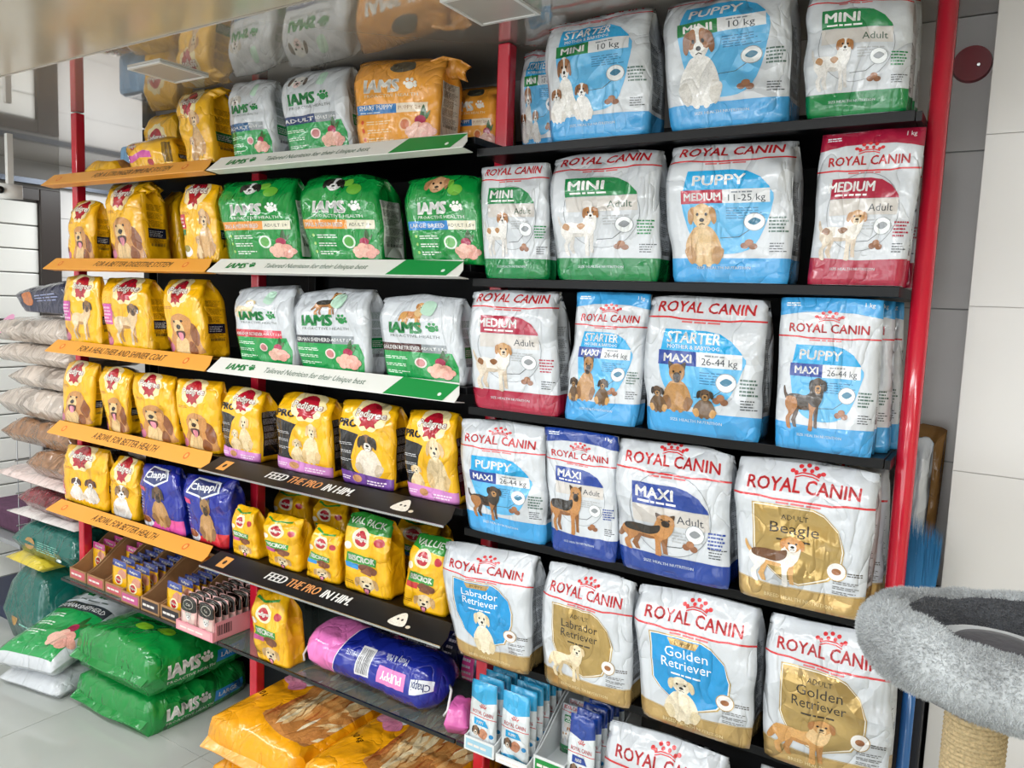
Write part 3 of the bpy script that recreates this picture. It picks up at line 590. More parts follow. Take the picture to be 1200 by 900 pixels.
# side-panel artwork
def side(key, band=None, bh=.17, dark='6b6f74', blk=None, panel=None, H=4.2):
    def f():
        A = Art(H)
        if panel: A.rect(.12, H*.08, .88, H*.72, panel)
        if band: A.rect(0, 0, 1, H*bh, band, .5 if band == GOLDC else 0)
        for k in range(5): A.micro(.18, H*(.24+.1*k), .84, H*(.32+.1*k), 7, dark, .42)
        A.bars(.25, H*.2, .8, H*.235, '2a2a2a')
        if blk: A.rect(.15, H*.3, .85, H*.42, blk); A.micro(.2, H*.32, .8, H*.4, 4, 'c9c9c9', .4)
        return A
    return (key, f, H)
SD = {'g': side('sg', GREEN), 'b': side('sb', BLUE), 'r': side('sr', REDC), 'n': side('sn', NAVY), 'gold': side('sgold', GOLDC), 'ig': side('sig', None, panel='e4e8e4', dark='5c635e'), 'iw': side('siw', None, blk='0f7f40', dark='6f8a78'),
      'y': side('sy', None, dark='8a5a14', blk='1d2236'), 'ybl': side('sybl', None, dark='8a5a14', blk='14692f'), 'k': side('sk', None, dark='8d8a94', panel='15141a'), 'io': side('sio', None, dark='5a4a3a', panel='cfc8bb')}

# ------------------------------------------------------------------ stand-up bag
def vnoise(u, v, fx, fy, rs):
    G = rs.random((int(fy)+3, int(fx)+3)); x = u*fx; y = v*fy; i = np.clip(np.floor(x).astype(int), 0, int(fx)+1); j = np.clip(np.floor(y).astype(int), 0, int(fy)+1)
    a = x-i; b = y-j; a = a*a*(3-2*a); b = b*b*(3-2*b); return (G[j, i]*(1-a)+G[j, i+1]*a)*(1-b)+(G[j+1, i]*(1-a)+G[j+1, i+1]*a)*b-.5
def bag(name, label, cat, group, quad, z0, y0, depth, color, art, sart=None, style='fold', seed=1, nx=18, ny=24, wr=1., world=None, yaw=0, zmax=None):
    """quad: bl, br, tr, tl of the front in the photograph, placed on the shelf plane; or world corners"""
    rs = np.random.RandomState(seed*7+3)
    yt = y0+depth/2*.9
    if world is None: bl, br = ony(quad[0], y0), ony(quad[1], y0); tr, tl = ony(quad[2], yt), ony(quad[3], yt)
    else: bl, br, tr, tl = [np.array(p, float) for p in world]
    if zmax:
        for p_ in (tr, tl): p_[2] = min(p_[2], zmax-.004)
    org = np.array([(bl[0]+br[0])/2, y0+depth/2, z0]); W = br[0]-bl[0]; Hh = (tr[2]+tl[2])/2-z0
    zb = z0+.0005; ns = 4; nb = 6
    def prof(v):
        if style == 'pouch': return 1-.93*np.clip(v, 0, 1)**1.15
        return np.where(v < .7, 1., 1-.93*(np.clip((v-.7)/.3, 0, 1))**1.5)
    def corner(u, v):
        xb = bl[0]+(br[0]-bl[0])*u; xt = tl[0]+(tr[0]-tl[0])*u; zt = tl[2]+(tr[2]-tl[2])*u
        bulge = .02*W*(2*u-1)*np.sin(math.pi*v)*(1 if style == 'fold' else .4)
        return xb+(xt-xb)*v+bulge, zb+(zt-zb)*v
    vs = np.linspace(0, 1, ny+1); rows = []
    dp = depth*prof(vs); yc = y0+depth/2
    g = min(.012, depth*.15)*wr
    for j, v in enumerate(vs):
        us = np.linspace(0, 1, nx+1); x, z = corner(us, v)
        edge = np.abs(2*us-1)**14; fb = (1-np.abs(2*us-1)**3)*(.35+.65*math.sin(math.pi*min(v*1.05+.02, 1)))
        vv = np.full_like(us, v); rr = np.random.RandomState(seed*13+5)
        n1 = vnoise(us, vv, 3, 4, rr); n2 = vnoise(us+.37*vv, vv, 6, 7, rr); n3 = vnoise(us, vv, 9, 12, rr)
        ridge = (.5-np.abs(n2))*(.35+1.1*v**2)
        k = min(1, v*8)*(1-edge*.8)*wr
        x = x+wr*.010*(2*us-1)**3*vnoise(us*0+v, us*.2+(us > .5)*.5, 5, 2, rr)*4*v*(1-v)
        z = z-wr*(.005 if style == 'fold' else .002)*np.abs(2*us-1)**3*v**8
        yf = yc-dp[j]/2+.007*edge*min(1, dp[j]/.03)-.009*fb*min(1, dp[j]/.02)*wr-(.009*n1+.013*(ridge-.2)+.0045*n3)*k
        if v > .93: yf = yc-dp[j]/2-(.010*n1+.004*n3)*wr*.8
        z = z+(.008*wr*vnoise(us, vv*0, 4, 1, rr)*v**6 if style == 'fold' else 0)
        F = np.stack([x, yf, z], 1)
        yb = yc+dp[j]/2
        sss = np.linspace(0, 1, ns+1)[1:-1]
        gz = g*np.sin(math.pi*sss)*(.4+1.6*v**3)*(1 if dp[j] > .02 else .3)
        R = np.stack([np.full_like(sss, x[-1])-gz+g*.3*vnoise(sss, sss*0+v, 2, 6, rr), yf[-1]+(yb-yf[-1])*sss, np.full_like(sss, z[-1])], 1)
        ub = np.linspace(1, 0, nb+1); xbk, zbk = corner(ub, v); zbk = np.full_like(ub, 1.)*np.interp(ub, us, z)
        B = np.stack([xbk, np.full_like(ub, yb)-.009*np.abs(2*ub-1)**7*min(1, dp[j]/.03)+.006*np.sin(math.pi*ub)*math.sin(math.pi*v)*(1 if dp[j] > .02 else 0), zbk], 1)
        Lf = np.stack([np.full_like(sss, x[0])+gz, yb+(yf[0]-yb)*sss, np.full_like(sss, z[0])], 1)
        rows.append(np.concatenate([F, R, B, Lf]))
    P = np.concatenate(rows); S = len(rows[0])
    P = P.reshape(ny+1, S, 3); P[0, :, 2] = zb
    # soften the foot of the bag
    cen = P[0].mean(0); P[0] = cen+(P[0]-cen)*np.array([.985, .93, 1])
    P = P.reshape(-1, 3)-org
    if zmax: P[:, 2] = np.minimum(P[:, 2], zmax-.0015-org[2])
    if yaw: c_, s_ = math.cos(yaw), math.sin(yaw); P[:, :2] = np.stack([P[:, 0]*c_-P[:, 1]*s_, P[:, 0]*s_+P[:, 1]*c_], 1)
    F = []
    for j in range(ny):
        for i in range(S):
            a = j*S+i; b = j*S+(i+1) % S; F += [(a, b, b+S), (a, b+S, a+S)]
    F.append(tuple(range(S))[::-1]); F.append(tuple(ny*S+i for i in range(S)))
    me = mesh_from(name, P, F, film(color), True); o = link(name, me, None, org); tag(o, label, cat, group)
    Nn = np.zeros(len(P)*3, np.float32); me.vertices.foreach_get('normal', Nn); Nn = Nn.reshape(-1, 3)
    if art: print_on('front_print', compiled(art[0], art[1], nx, ny), P, Nn, S, 0, o)
    if sart: print_on('side_print', compiled(sart[0], sart[1], ns, ny), P, Nn, S, nx, o)
    return o

# ------------------------------------------------------------------ lying bag (pillow)
def pillow(name, label, cat, group, loc, size, rot, color, art=None, nx=14, ny=16, seed=1, flat=.62, sag=.012, material=None, fart=None, rough=1., tuft=0):
    """size (x,y,z); rot about z; the foot is flat on its support.  fart: artwork on the +x long side"""
    sx, sy, sz = size; rs = np.random.RandomState(seed*3+1)
    u, v = np.meshgrid(np.linspace(0, 1, nx+1), np.linspace(0, 1, ny+1)); U = 2*u-1; Vv = 2*v-1
    prof = (np.clip(1-np.abs(U)**5, 0, 1)**.5)*(np.clip(1-np.abs(Vv)**4.5, 0, 1)**.5)
    n = vnoise(u, v, 3, 3, rs)*1.3+vnoise(u+.3*v, v, 7, 6, rs)*.8+vnoise(u, v, 11, 12, rs)*.4
    seam = sz*.38
    zt = seam+(sz-seam)*prof+sag*rough*n*(.3+.7*prof); zbm = seam*(1-np.clip(prof*1.9, 0, 1))
    ex = 1+.03*n; x = U*sx/2*ex; y = Vv*sy/2*ex
    zt = seam*.9+(zt-seam*.9)*(sz-seam*.9)/max(1e-6, (zt-seam*.9).max())
    T = np.stack([x, y, zt], -1).reshape(-1, 3); Bm = np.stack([x, y, np.minimum(zbm, zt-.003)], -1).reshape(-1, 3)
    S = nx+1; F = []
    for j in range(ny):
        for i in range(nx):
            a = j*S+i; F += [(a, a+1, a+S+1), (a, a+S+1, a+S)]; k = len(T); F += [(k+a, k+a+S+1, k+a+1), (k+a, k+a+S, k+a+S+1)]
    k = len(T); ring = [i for i in range(nx)]+[nx+j*S for j in range(ny)]+[ny*S+i for i in range(nx, 0, -1)]+[j*S for j in range(ny, 0, -1)]
    for a, b in zip(ring, ring[1:]+ring[:1]): F.append((a, k+a, k+b, b))
    P = np.concatenate([T, Bm]); c_, s_ = math.cos(rot), math.sin(rot); P[:, :2] = np.stack([P[:, 0]*c_-P[:, 1]*s_, P[:, 0]*s_+P[:, 1]*c_], 1)
    me = mesh_from(name, P, F, material or film(color), True); o = link(name, me, None, loc); tag(o, label, cat, group)
    Nn = np.zeros(len(P)*3, np.float32); me.vertices.foreach_get('normal', Nn); Nn = Nn.reshape(-1, 3)
    if art: print_on('top_print', compiled(art[0], art[1], nx, ny), P, Nn, S, 0, o)
    return o

# ------------------------------------------------------------------ room
ZC = 2.165
TILE = mat('white_wall_tile', 'dcdad8', .22, noise=.03, nscale=3); GROUT = mat('grey_grout', 'a9a7a4', .8)
TILEG = mat('greyish_wall_tile', 'e4dfdb', .25, noise=.05, nscale=4)
FLT = mat('polished_floor_tile', 'b6bab6', .08, noise=.08, nscale=2.5, spec=.6, bump=.0006, bscale=6)
def tiles(parent, axis, fixed, a0, a1, b0, b1, sa, sb, oa, ob, material, depth=.004, joint=.0015, name='tile'):
    """rows of single tiles proud of the wall; axis: which coordinate is fixed (sign gives facing)"""
    cache = {}
    i0, i1 = math.floor((a0-oa)/sa), math.ceil((a1-oa)/sa); j0, j1 = math.floor((b0-ob)/sb), math.ceil((b1-ob)/sb)
    for i in range(i0, i1):
        for j in range(j0, j1):
            p0, p1 = max(a0, oa+i*sa), min(a1, oa+(i+1)*sa); q0, q1 = max(b0, ob+j*sb), min(b1, ob+(j+1)*sb)
            if p1-p0 < .02 or q1-q0 < .02: continue
            k = (round(p1-p0, 3), round(q1-q0, 3))
            if k not in cache:
                bm = bmesh.new(); w_, h_ = (p1-p0)/2-joint, (q1-q0)/2-joint
                bd = {'y': (-w_, w_, -depth, 0, -h_, h_), 'x': (0, depth, -w_, w_, -h_, h_), 'z': (-w_, w_, -h_, h_, 0, depth)}[axis]
                box_bm(bm, *bd); cache[k] = bm_mesh(bm, material, name=name)
            a, b = (p0+p1)/2, (q0+q1)/2
            link(name, cache[k], parent, {'y': (a, fixed, b), 'x': (fixed, a, b), 'z': (a, b, fixed)}[axis])
fl = tag(box('floor', (-1.5, 4.6, -4.5, 1.6, .04, .096), GROUT), kind='structure')
tiles(fl, 'z', .096, -1.3, 4.5, -4.4, 1.5, .6, .6, .806, -.006, FLT, joint=.001)
CEIL = mat('mirror_gloss_ceiling_panel', 'bcb5ac', .035, metal=.4, spec=1., ior=2.1, coat=.6)
CEIL2 = mat('satin_ceiling', 'c2b8a4', .16, spec=1., ior=1.9)
cl = tag(box('ceiling', (-1.5, 4.6, -.275, 1.6, ZC, ZC+.06), CEIL), kind='structure')
cl2 = tag(box('ceiling', (-1.5, 4.6, -4.5, -.276, ZC+.004, ZC+.06), CEIL2), kind='structure')
def lamp_panel(x, y, sx, sy, lit, label):
    t = empty('ceiling_lamp', (x, y, ZC), label=label, cat='lamp')
    t['group'] = 'square ceiling lamps above the shelves' if not lit else 'lit ceiling panels'
    bm = bmesh.new(); r = .008 if not lit else .02
    for b in ((-sx/2, sx/2, -sy/2, -sy/2+r), (-sx/2, sx/2, sy/2-r, sy/2), (-sx/2, -sx/2+r, -sy/2+r, sy/2-r), (sx/2-r, sx/2, -sy/2+r, sy/2-r)): box_bm(bm, *b, -.006, -.0005)
    link('lamp_frame', bm_mesh(bm, WHITEP), t)
    box('diffuser', (-sx/2+r, sx/2-r, -sy/2+r, sy/2-r, -.004, -.0005), mat('lit_diffuser', 'ffffff', .5, emit=3.) if lit else mat('unlit_diffuser', 'b9b5b0', .3), t)
lamp_panel(.79, -.09, .15, .15, False, 'small unlit square ceiling lamp above the yellow and white bags, left one')
lamp_panel(1.875, -.085, .15, .15, False, 'small unlit square ceiling lamp cut by the top edge, above the blue starter bag')
for i, (lx, ly) in enumerate(LAMPS): lamp_panel(lx, ly, 1.14, .2, True, 'lit ceiling panel '+['left end of the front row', 'second in the front row', 'third in the front row', 'right end of the front row', 'left end of the middle row', 'centre of the middle row', 'right end of the middle row', 'left in the rear row', 'right in the rear row'][i])
# shelf wall, left end wall with door frame and shutter, far walls
wb = tag(box('wall_back', (-.05, 2.765, .395, .47, .1, ZC), GROUT), kind='structure')
tiles(wb, 'y', .395, 2.3, 2.765, .1, ZC, .6, .318, 2.165, .31, TILEG)
wr_ = tag(box('wall_right', (2.765, 4.5, .2, .47, .1, ZC), mat('tile_edge_grey', 'cfc9c5', .3)), kind='structure')
tiles(wr_, 'y', .2, 2.765, 4.5, .1, ZC, 1.2, .3055, 2.765, .0585, TILE, joint=.0008)
wl = tag(box('wall_left', (-1.42, -1.312, -4.5, 1.6, .1, ZC), GROUT), kind='structure')
tiles(wl, 'x', -1.312, .7, 1.55, .1, ZC, .6, .3, .7, .1, TILE)
tiles(wl, 'x', -1.312, -2.4, .0, .1, ZC, .6, .3, .0, .1, TILE)
tag(box('wall_far', (-1.3, -.06, 1.5, 1.6, .1, ZC), mat('pale_wall_paint', 'd8d2c8', .6)), kind='structure')
tag(box('wall_side', (4.5, 4.6, -4.5, .4, .1, ZC), mat('beige_wall_paint', 'cdbf9f', .6)), kind='structure')
tag(box('wall_front', (-1.3, 4.5, -4.5, -4.4, .1, ZC), mat('beige_wall_paint', 'cdbf9f', .6)), kind='structure')
DK = mat('dark_brown_frame', '3a3431', .35)
dr = tag(empty('door_1'), kind='structure')
box('door_frame', (-1.311, -1.27, .585, .685, .1, 2.03), DK, dr, .004); box('door_frame', (-1.311, -1.27, -.1, .584, 1.97, 2.03), DK, dr, .004); box('door_frame', (-1.305, -1.26, -.1, 1.2, 2.05, 2.075), mat('steel_blue_rail', '565c66', .3, metal=.6), dr)
for k in range(16):
    z = .1+k*.1165; box('slat', (-1.31, -1.292, .0, .584, z+.003, min(z+.1135, 1.965)), mat('white_shutter', 'f3f3ee', .35), dr, .004)
box('door_handle', (-1.292, -1.25, .36, .43, 1.36, 1.39), DK, dr, .003)
wn = tag(empty('fill_panel_1', (1.36, -4.4, 1.3)), kind='structure')  # unseen glowing panel in window form, added around the front fill light
for x0_, x1_ in ((-2.5, -.86), (-.82, .82), (.86, 2.5)): box('glow_pane', (x0_, x1_, .002, .01, -1., .75), mat('fill_panel_glow', 'eef4fa', .2, emit=1.6), wn)
for x_ in (-2.52, -.84, .84, 2.52): box('fill_panel_frame', (x_-.018, x_+.018, .0, .03, -1.03, .78), DK, wn)
for z_ in (-1.02, .77): box('fill_panel_frame', (-2.53, 2.53, .0, .03, z_-.018, z_+.018), DK, wn)
# opposite side of the shop, seen only as reflections
t = tag(empty('counter', (0, 0, 0)), label='beige shop counter behind the camera', cat='counter'); box('counter_body', (.2, 2.0, -4.1, -3.6, .1, 1.05), mat('beige_laminate', 'd2b98c', .4), t); box('counter_top', (.15, 2.05, -4.15, -3.55, 1.051, 1.09), DK, t)

# ------------------------------------------------------------------ shelving
unit = empty('shelving_unit', (0, 0, .1), label='long black shelving unit with red posts filled with pet food', cat='shelf')
def up(o): o.parent = unit; o.location.z -= .1; return o
TOPM = dict(A=1.927, B=1.643, C=1.36, D=1.072, E=.785); TOPR = dict(A=1.900, B=1.612, C=1.318, D=1.03, E=.735)
GLASS = mat('smoked_glass', '7f918b', .04, alpha=.3, spec=.9); EDGE = mat('dark_glass_edge', '0e1413', .1, coat=.5)
X1, X2, X3 = .89, 1.79, 2.70
for k, z in TOPM.items():
    up(box('shelf', (.0, X1-.002, -.002, .385, z-.016, z), BLACKMET, None, .001)); up(box('shelf', (X1+.002, X2-.004, -.002, .385, z-.016, z), BLACKMET, None, .001))
for k, z in TOPR.items(): up(box('shelf', (X2+.002, X3-.03, -.002, .385, z-.018, z), BLACKMET, None, .001))
def gshelf(x0, x1, z):
    s_ = tag(up(box('glass_shelf', (x0, x1, -.0, .385, z-.008, z), GLASS)), label='smoked glass shelf with dark edge'); box('edge_strip', (x0, x1, -.006, -.0005, z-.0095, z), EDGE, s_)
gshelf(0, X1-.002, .5); gshelf(X1+.002, X2-.004, .5); gshelf(X2+.002, 2.17, .5)
up(box('shelf', (2.18, X3-.03, -.002, .385, .372, .39), BLACKMET, None, .001))
up(box('gap_shade_panel', (-.0, 2.58, .386, .3915, .1, 2.0), mat('painted_gap_shade', '15171b', .6)))  # dark sheet, colours in the shade between and behind the bags
for x, py, pz in ((-.002, .07, .5), (X1+.017, .112, .1), (X2-.012, .112, .1)):
    up(box('post', (x-.017, x+.017, py, py+.033, pz, ZC-.002), RED, None, .004)); up(box('post', (x-.018, x+.018, .34, .376, .1, ZC-.002), BLACKMET, None, .004))
v, f = tube([(2.697, .075, .1), (2.697, .075, ZC-.002)], .0165, 20); ro = up(link('post', mesh_from('post', v, f, RED, True))); tag(ro, label='round glossy red end post')
v, f = tube([(2.697, .076, ZC-.03), (2.697, .076, ZC-.02)], .02, 20)
up(box('side_rail', (2.671, 2.68, .0, .385, TOPR['A']-.018, TOPR['A']-.002), BLACKMET)); up(box('side_rail', (2.671, 2.68, .0, .385, TOPR['C']-.018, TOPR['C']-.002), BLACKMET))
# price strips
OR, WH, BK = mat('orange_strip_card', 'eda545', .4), mat('white_strip_card', 'e4e4df', .4), mat('black_strip_card', '17181c', .35)
def strip(x0, x1, ztop, zb, dy, art, m, label):
    L = x1-x0; c = .018
    pts = [(0, 0), (L, 0), (L, .4), (L-c, 1), (c*.6, 1)]   # outer outline, lower edge first
    o0 = np.array([x0, -dy, zb]); ey = np.array([0, dy-.004, ztop-zb]); h = np.linalg.norm(ey); n = np.cross([1, 0, 0], ey/h)
    P = [o0+np.array([a, 0, 0])+ey*b for a, b in pts]; Q = [p-n*.0015 for p in P]; k = len(P)
    F = [tuple(range(k)), tuple(range(k, 2*k))[::-1]]+[(i, k+i, k+(i+1) % k, (i+1) % k) for i in range(k)]
    s = up(link('price_strip', mesh_from('price_strip', P+Q, F, m))); tag(s, label=label)
    if m is not BK:
        # bent return under the strip
        s2 = [o0+np.array([a, 0, 0]) for a in (0.004, L-.002)]; R = s2+[p+np.array([0, dy-.004, -.004]) for p in s2[::-1]]; R2 = [p+np.array([0, 0, -.0015]) for p in R]
        link('strip_lip', mesh_from('strip_lip', R+R2, [(0, 1, 2, 3), (7, 6, 5, 4), (0, 4, 5, 1), (1, 5, 6, 2), (2, 6, 7, 3), (3, 7, 4, 0)], WH if m is WH else OR), s)
    else: link('strip_lip', bm_mesh(_b(x0, x1, -dy-.003, -dy-.0005, zb-.004, zb+.001), STEEL), s)
    A = art(L, h); flat_art('strip_print', A, o0, (1, 0, 0), ey/h, L, h, s)
    return s
def _b(*b): bm = bmesh.new(); box_bm(bm, *b); return bm
def fishmark(A, x, y, r, c='e0702a'): A.ell(x, y, r, r*1.1, c, n=14); A.ell(x, y, r*.55, r*.7, 'f4b45e', n=10)
def ped_strip(txt, tx=.56, w=.46):
    def f(L, h):
        H = h/L; A = Art(H); A.text(txt, tx, H*.28, H*.46, '2a211a', w=w, shear=.2, bold=.0, res=2); fishmark(A, .09, H*.5, H*.2); fishmark(A, .87, H*.5, H*.2); return A
    return f
def iams_strip(L, h):
    H = h/L; A = Art(H); A.text('IAMS', .12, H*.28, H*.42, '0e7d3c', w=.09, bold=.05, shear=.2); paw(A, .19, H*.48, H*.22, '0e7d3c')
    A.text('Tailored Nutrition for their Unique best', .46, H*.34, H*.34, '4d6b58', w=.42, shear=.2, res=2); A.poly([(.755, .0), (.96, .0), (.985, H*.9), (.79, H)], '0f8a3e'); A.ell(.94, H*.3, .006, .006, 'dfeee2', n=8); return A
def feed_strip(L, h):
    H = h/L; A = Art(H); y = H*.36; hh = H*.42
    A.text('FEED', .28, y, hh, 'f3f3f1', w=.085, al='l', shear=.2, bold=.04); A.text('THE PRO', .375, y, hh, 'f0a868', w=.135, al='l', shear=.2, bold=.03); A.text('IN HIM.', .525, y, hh, 'f3f3f1', w=.115, al='l', shear=.2, bold=.04)
    A.rect(.06, H*.2, .1, H*.8, 'e8a455'); A.ell(.08, H*.5, .007, .01, '2a2018', n=10)
    A.blob([(.8, H*.25), (.81, H*.6), (.83, H*.82), (.845, H*.7), (.855, H*.25)], 'ece6da', 1); A.ell(.823, H*.5, .004, .004, '241d18', n=8); A.ell(.838, H*.5, .004, .004, '241d18', n=8); A.ell(.87, H*.3, .008, .006, 'd9cdb8', n=8); return A
PSL = [('A', ped_strip('FOR A STRONGER IMMUNE SYSTEM'), 'orange strip reading for a stronger immune system'), ('B', ped_strip('FOR A BETTER DIGESTIVE SYSTEM'), 'orange strip reading for a better digestive system'),
       ('C', ped_strip('FOR A HEALTHIER AND SHINIER COAT', .48, .54), 'orange strip reading for a healthier and shinier coat'), ('D', ped_strip('A BOWL FOR BETTER HEALTH', .5, .4), 'upper orange strip reading a bowl for better health'), ('E', ped_strip('A BOWL FOR BETTER HEALTH', .5, .4), 'lower orange strip reading a bowl for better health')]
ZBL = dict(A=1.915, B=1.633, C=1.33, D=1.042, E=.765); ZB = dict(A=1.897, B=1.615, C=1.33, D=1.047, E=.76)
for k, a, lb in PSL: strip(.0, X1-.006, TOPM[k]+.01, ZBL[k] if k in 'ED' else ZB[k], .055 if k == 'E' else .045, a, OR, lb)
for k in 'ABC': strip(X1+.004, X2-.006, TOPM[k]+.01, ZB[k], .045, iams_strip, WH, {'A': 'white and green strip under the top row', 'B': 'white and green strip under the green bags', 'C': 'white and green strip under the white bags'}[k])
for k in 'DE': strip(X1+.004, X2-.006, TOPM[k]+.004, ZB[k], .07, feed_strip, BK, 'black strip below the pro bags' if k == 'D' else 'black strip below the treat bags')

# ------------------------------------------------------------------ bags on the shelves
WHITE, YEL, GRN, ORG, BLK, BLU = 'cfd4da', 'f6ba12', '0b8f3c', 'eda035', '1b1a1e', '1c2c9a'
seed = [10]
def put(name, label, quad, z, y0, d, col, art, sd, group, style='fold', cat='bag', **k):
    seed[0] += 1; T_ = TOPM if z in TOPM.values() else TOPR; ups = [v_ for v_ in T_.values() if v_ > z+.1]; zm = (min(ups)-.0185) if ups else ZC-.001
    if T_ is TOPM: y0 = max(y0, 0)+.014
    return bag(name, label, cat, group, quad, z+.0005, y0, d, col, art, SD.get(sd) if isinstance(sd, str) else sd, style, seed[0], zmax=zm, **k)
GA, GB, GC, GD, GE = ['white dog food bags on the right section, %s shelf' % s for s in ('top', 'second', 'third', 'fourth', 'fifth')]
R = TOPR
put('food_bag', 'narrow white bag half hidden at the left end of the right top shelf', ((613,166),(664,162),(666,56),(616,60)), R['A'], .15, .07, WHITE, RC['starter_mini'], 'b', GA)
put('food_bag', 'white STARTER MINI bag with three small terriers and blue foot, top shelf', ((645,163),(757,155),(768,-12),(648,3)), R['A'], .0, .1, WHITE, RC['starter_mini'], 'b', GA)
put('food_bag', 'large white PUPPY MINI bag with blue foot and one terrier puppy, top shelf', ((786,150),(922,132),(932,-46),(786,-30)), R['A'], .0, .1, WHITE, RC['puppy_mini'], 'b', GA)
put('food_bag', 'white MINI adult bag with green foot at the right end of the top shelf', ((945,133),(1062,123),(1072,-16),(951,-12)), R['A'], .0, .08, WHITE, RC['mini_adult'], 'g', GA)
put('food_bag', 'white bag with green foot peeking out behind the right-most top shelf bag', ((985,118),(1072,112),(1080,-25),(985,-18)), R['A'], .12, .07, WHITE, RC['mini_adult'], 'g', GA)
put('food_bag', 'small white MINI adult bag with green foot beside the green LARGE BREED bag', ((568,330),(641,330),(644,190),(565,193)), R['B'], .0, .05, WHITE, RC['mini_adult'], 'g', GB)
put('food_bag', 'wide white MINI adult bag with green foot and terrier, second shelf', ((653,331),(768,331),(778,170),(652,179)), R['B'], -.005, .085, WHITE, RC['mini_adult'], 'g', GB)
put('food_bag', 'white PUPPY MEDIUM bag with sitting tan puppy on blue, second shelf', ((788,331),(922,331),(936,160),(790,171)), R['B'], -.005, .09, WHITE, RC['puppy_medium'], 'b', GB)
put('food_bag', 'white MEDIUM adult pouch with dark red top and foot beside the red post', ((945,331),(1058,333),(1086,144),(965,146)), R['B'], -.005, .06, WHITE, RC['medium_adult_1'], 'r', GB, style='pouch')
put('food_bag', 'white pouch with red foot mostly hidden behind the red-topped MEDIUM pouch', ((985,322),(1070,324),(1090,160),(990,162)), R['B'], .09, .06, WHITE, RC['medium_adult_1'], 'r', GB, style='pouch')
put('food_bag', 'white MEDIUM adult bag with dark red foot, left end of third right shelf', ((556,480),(652,489),(657,341),(556,339)), R['C'], -.005, .075, WHITE, RC['medium_adult'], 'r', GC)
put('food_bag', 'white STARTER MAXI pouch with plain blue top band and shepherd family', ((660,495),(742,504),(764,341),(677,341)), R['C'], -.01, .06, WHITE, RC['starter_maxi_1'], 'b', GC, style='pouch')
put('food_bag', 'large white STARTER MAXI bag with shepherd and two puppies, third shelf', ((757,503),(888,516),(902,350),(766,343)), R['C'], -.01, .075, WHITE, RC['starter_maxi'], 'b', GC)
put('food_bag', 'front white PUPPY MAXI pouch with blue top band, right end of third shelf', ((907,527),(1020,537),(1037,343),(917,342)), R['C'], -.02, .06, WHITE, RC['puppy_maxi_1'], 'b', GC, style='pouch', wr=.7)
put('food_bag', 'second PUPPY MAXI pouch, just behind the front one, edge visible', ((945,517),(1040,527),(1050,345),(952,344)), R['C'], .052, .05, WHITE, RC['puppy_maxi_1'], 'b', GC, style='pouch', wr=.7)
put('food_bag', 'rearmost of the three PUPPY MAXI pouches with blue top band', ((965,508),(1052,517),(1060,347),(968,346)), R['C'], .115, .05, WHITE, RC['puppy_maxi_1'], 'b', GC, style='pouch', wr=.7)
put('food_bag', 'white PUPPY MAXI bag with black and tan puppy, left end of fourth right shelf', ((548,628),(637,641),(642,498),(542,488)), R['D'], -.005, .055, WHITE, RC['puppy_maxi'], 'b', GD)
put('food_bag', 'white MAXI adult pouch with navy top band and navy foot, fourth shelf', ((645,655),(719,668),(725,511),(639,499)), R['D'], -.015, .05, WHITE, RC['maxi_adult_1'], 'n', GD, style='pouch')
put('food_bag', 'large white MAXI adult bag with standing shepherd and navy foot', ((728,672),(852,698),(860,530),(728,513)), R['D'], -.02, .08, WHITE, RC['maxi_adult'], 'n', GD)
put('food_bag', 'large white bag with round gold field reading Beagle beside the red post', ((866,694),(1010,722),(1033,541),(868,533)), R['D'], -.02, .085, WHITE, RC['beagle'], 'gold', GD)
put('food_bag', 'white bag seen edge-on behind the Beagle bag, next to the red post', ((935,690),(1030,712),(1042,545),(935,535)), R['D'], .085, .07, WHITE, RC['beagle'], 'gold', GD)
put('food_bag', 'white Labrador Retriever bag with blue shield and sitting puppy, lower shelf', ((535,764),(617,799),(632,652),(524,632)), R['E'], -.03, .085, WHITE, RC['lab_puppy'], 'gold', GE)
put('food_bag', 'white Labrador Retriever bag with gold shield and standing dog, lower shelf', ((638,792),(736,830),(745,683),(645,656)), R['E'], -.03, .08, WHITE, RC['lab_adult'], 'gold', GE)
put('food_bag', 'white Golden Retriever bag with bright blue shield and white puppy', ((752,842),(877,888),(892,712),(751,682)), R['E'], -.03, .09, WHITE, RC['gold_puppy'], 'gold', GE)
put('food_bag', 'white Golden Retriever bag with gold shield below the Beagle bag', ((895,872),(1040,906),(1050,750),(905,716)), R['E'], -.025, .07, WHITE, RC['gold_adult'], 'gold', GE)
put('food_bag', 'white German Shepherd bag with gold shield cut off by the bottom edge', ((716,985),(834,1040),(854,886),(716,843)), .39, -.03, .08, WHITE, RC['shep_adult'], 'gold', 'white bags on the lowest right shelf')
put('food_bag', 'white bag with only its top corner showing at the bottom picture edge', ((890,1060),(985,1100),(992,940),(892,893)), .39, .0, .07, WHITE, RC['gold_adult'], 'gold', 'white bags on the lowest right shelf')
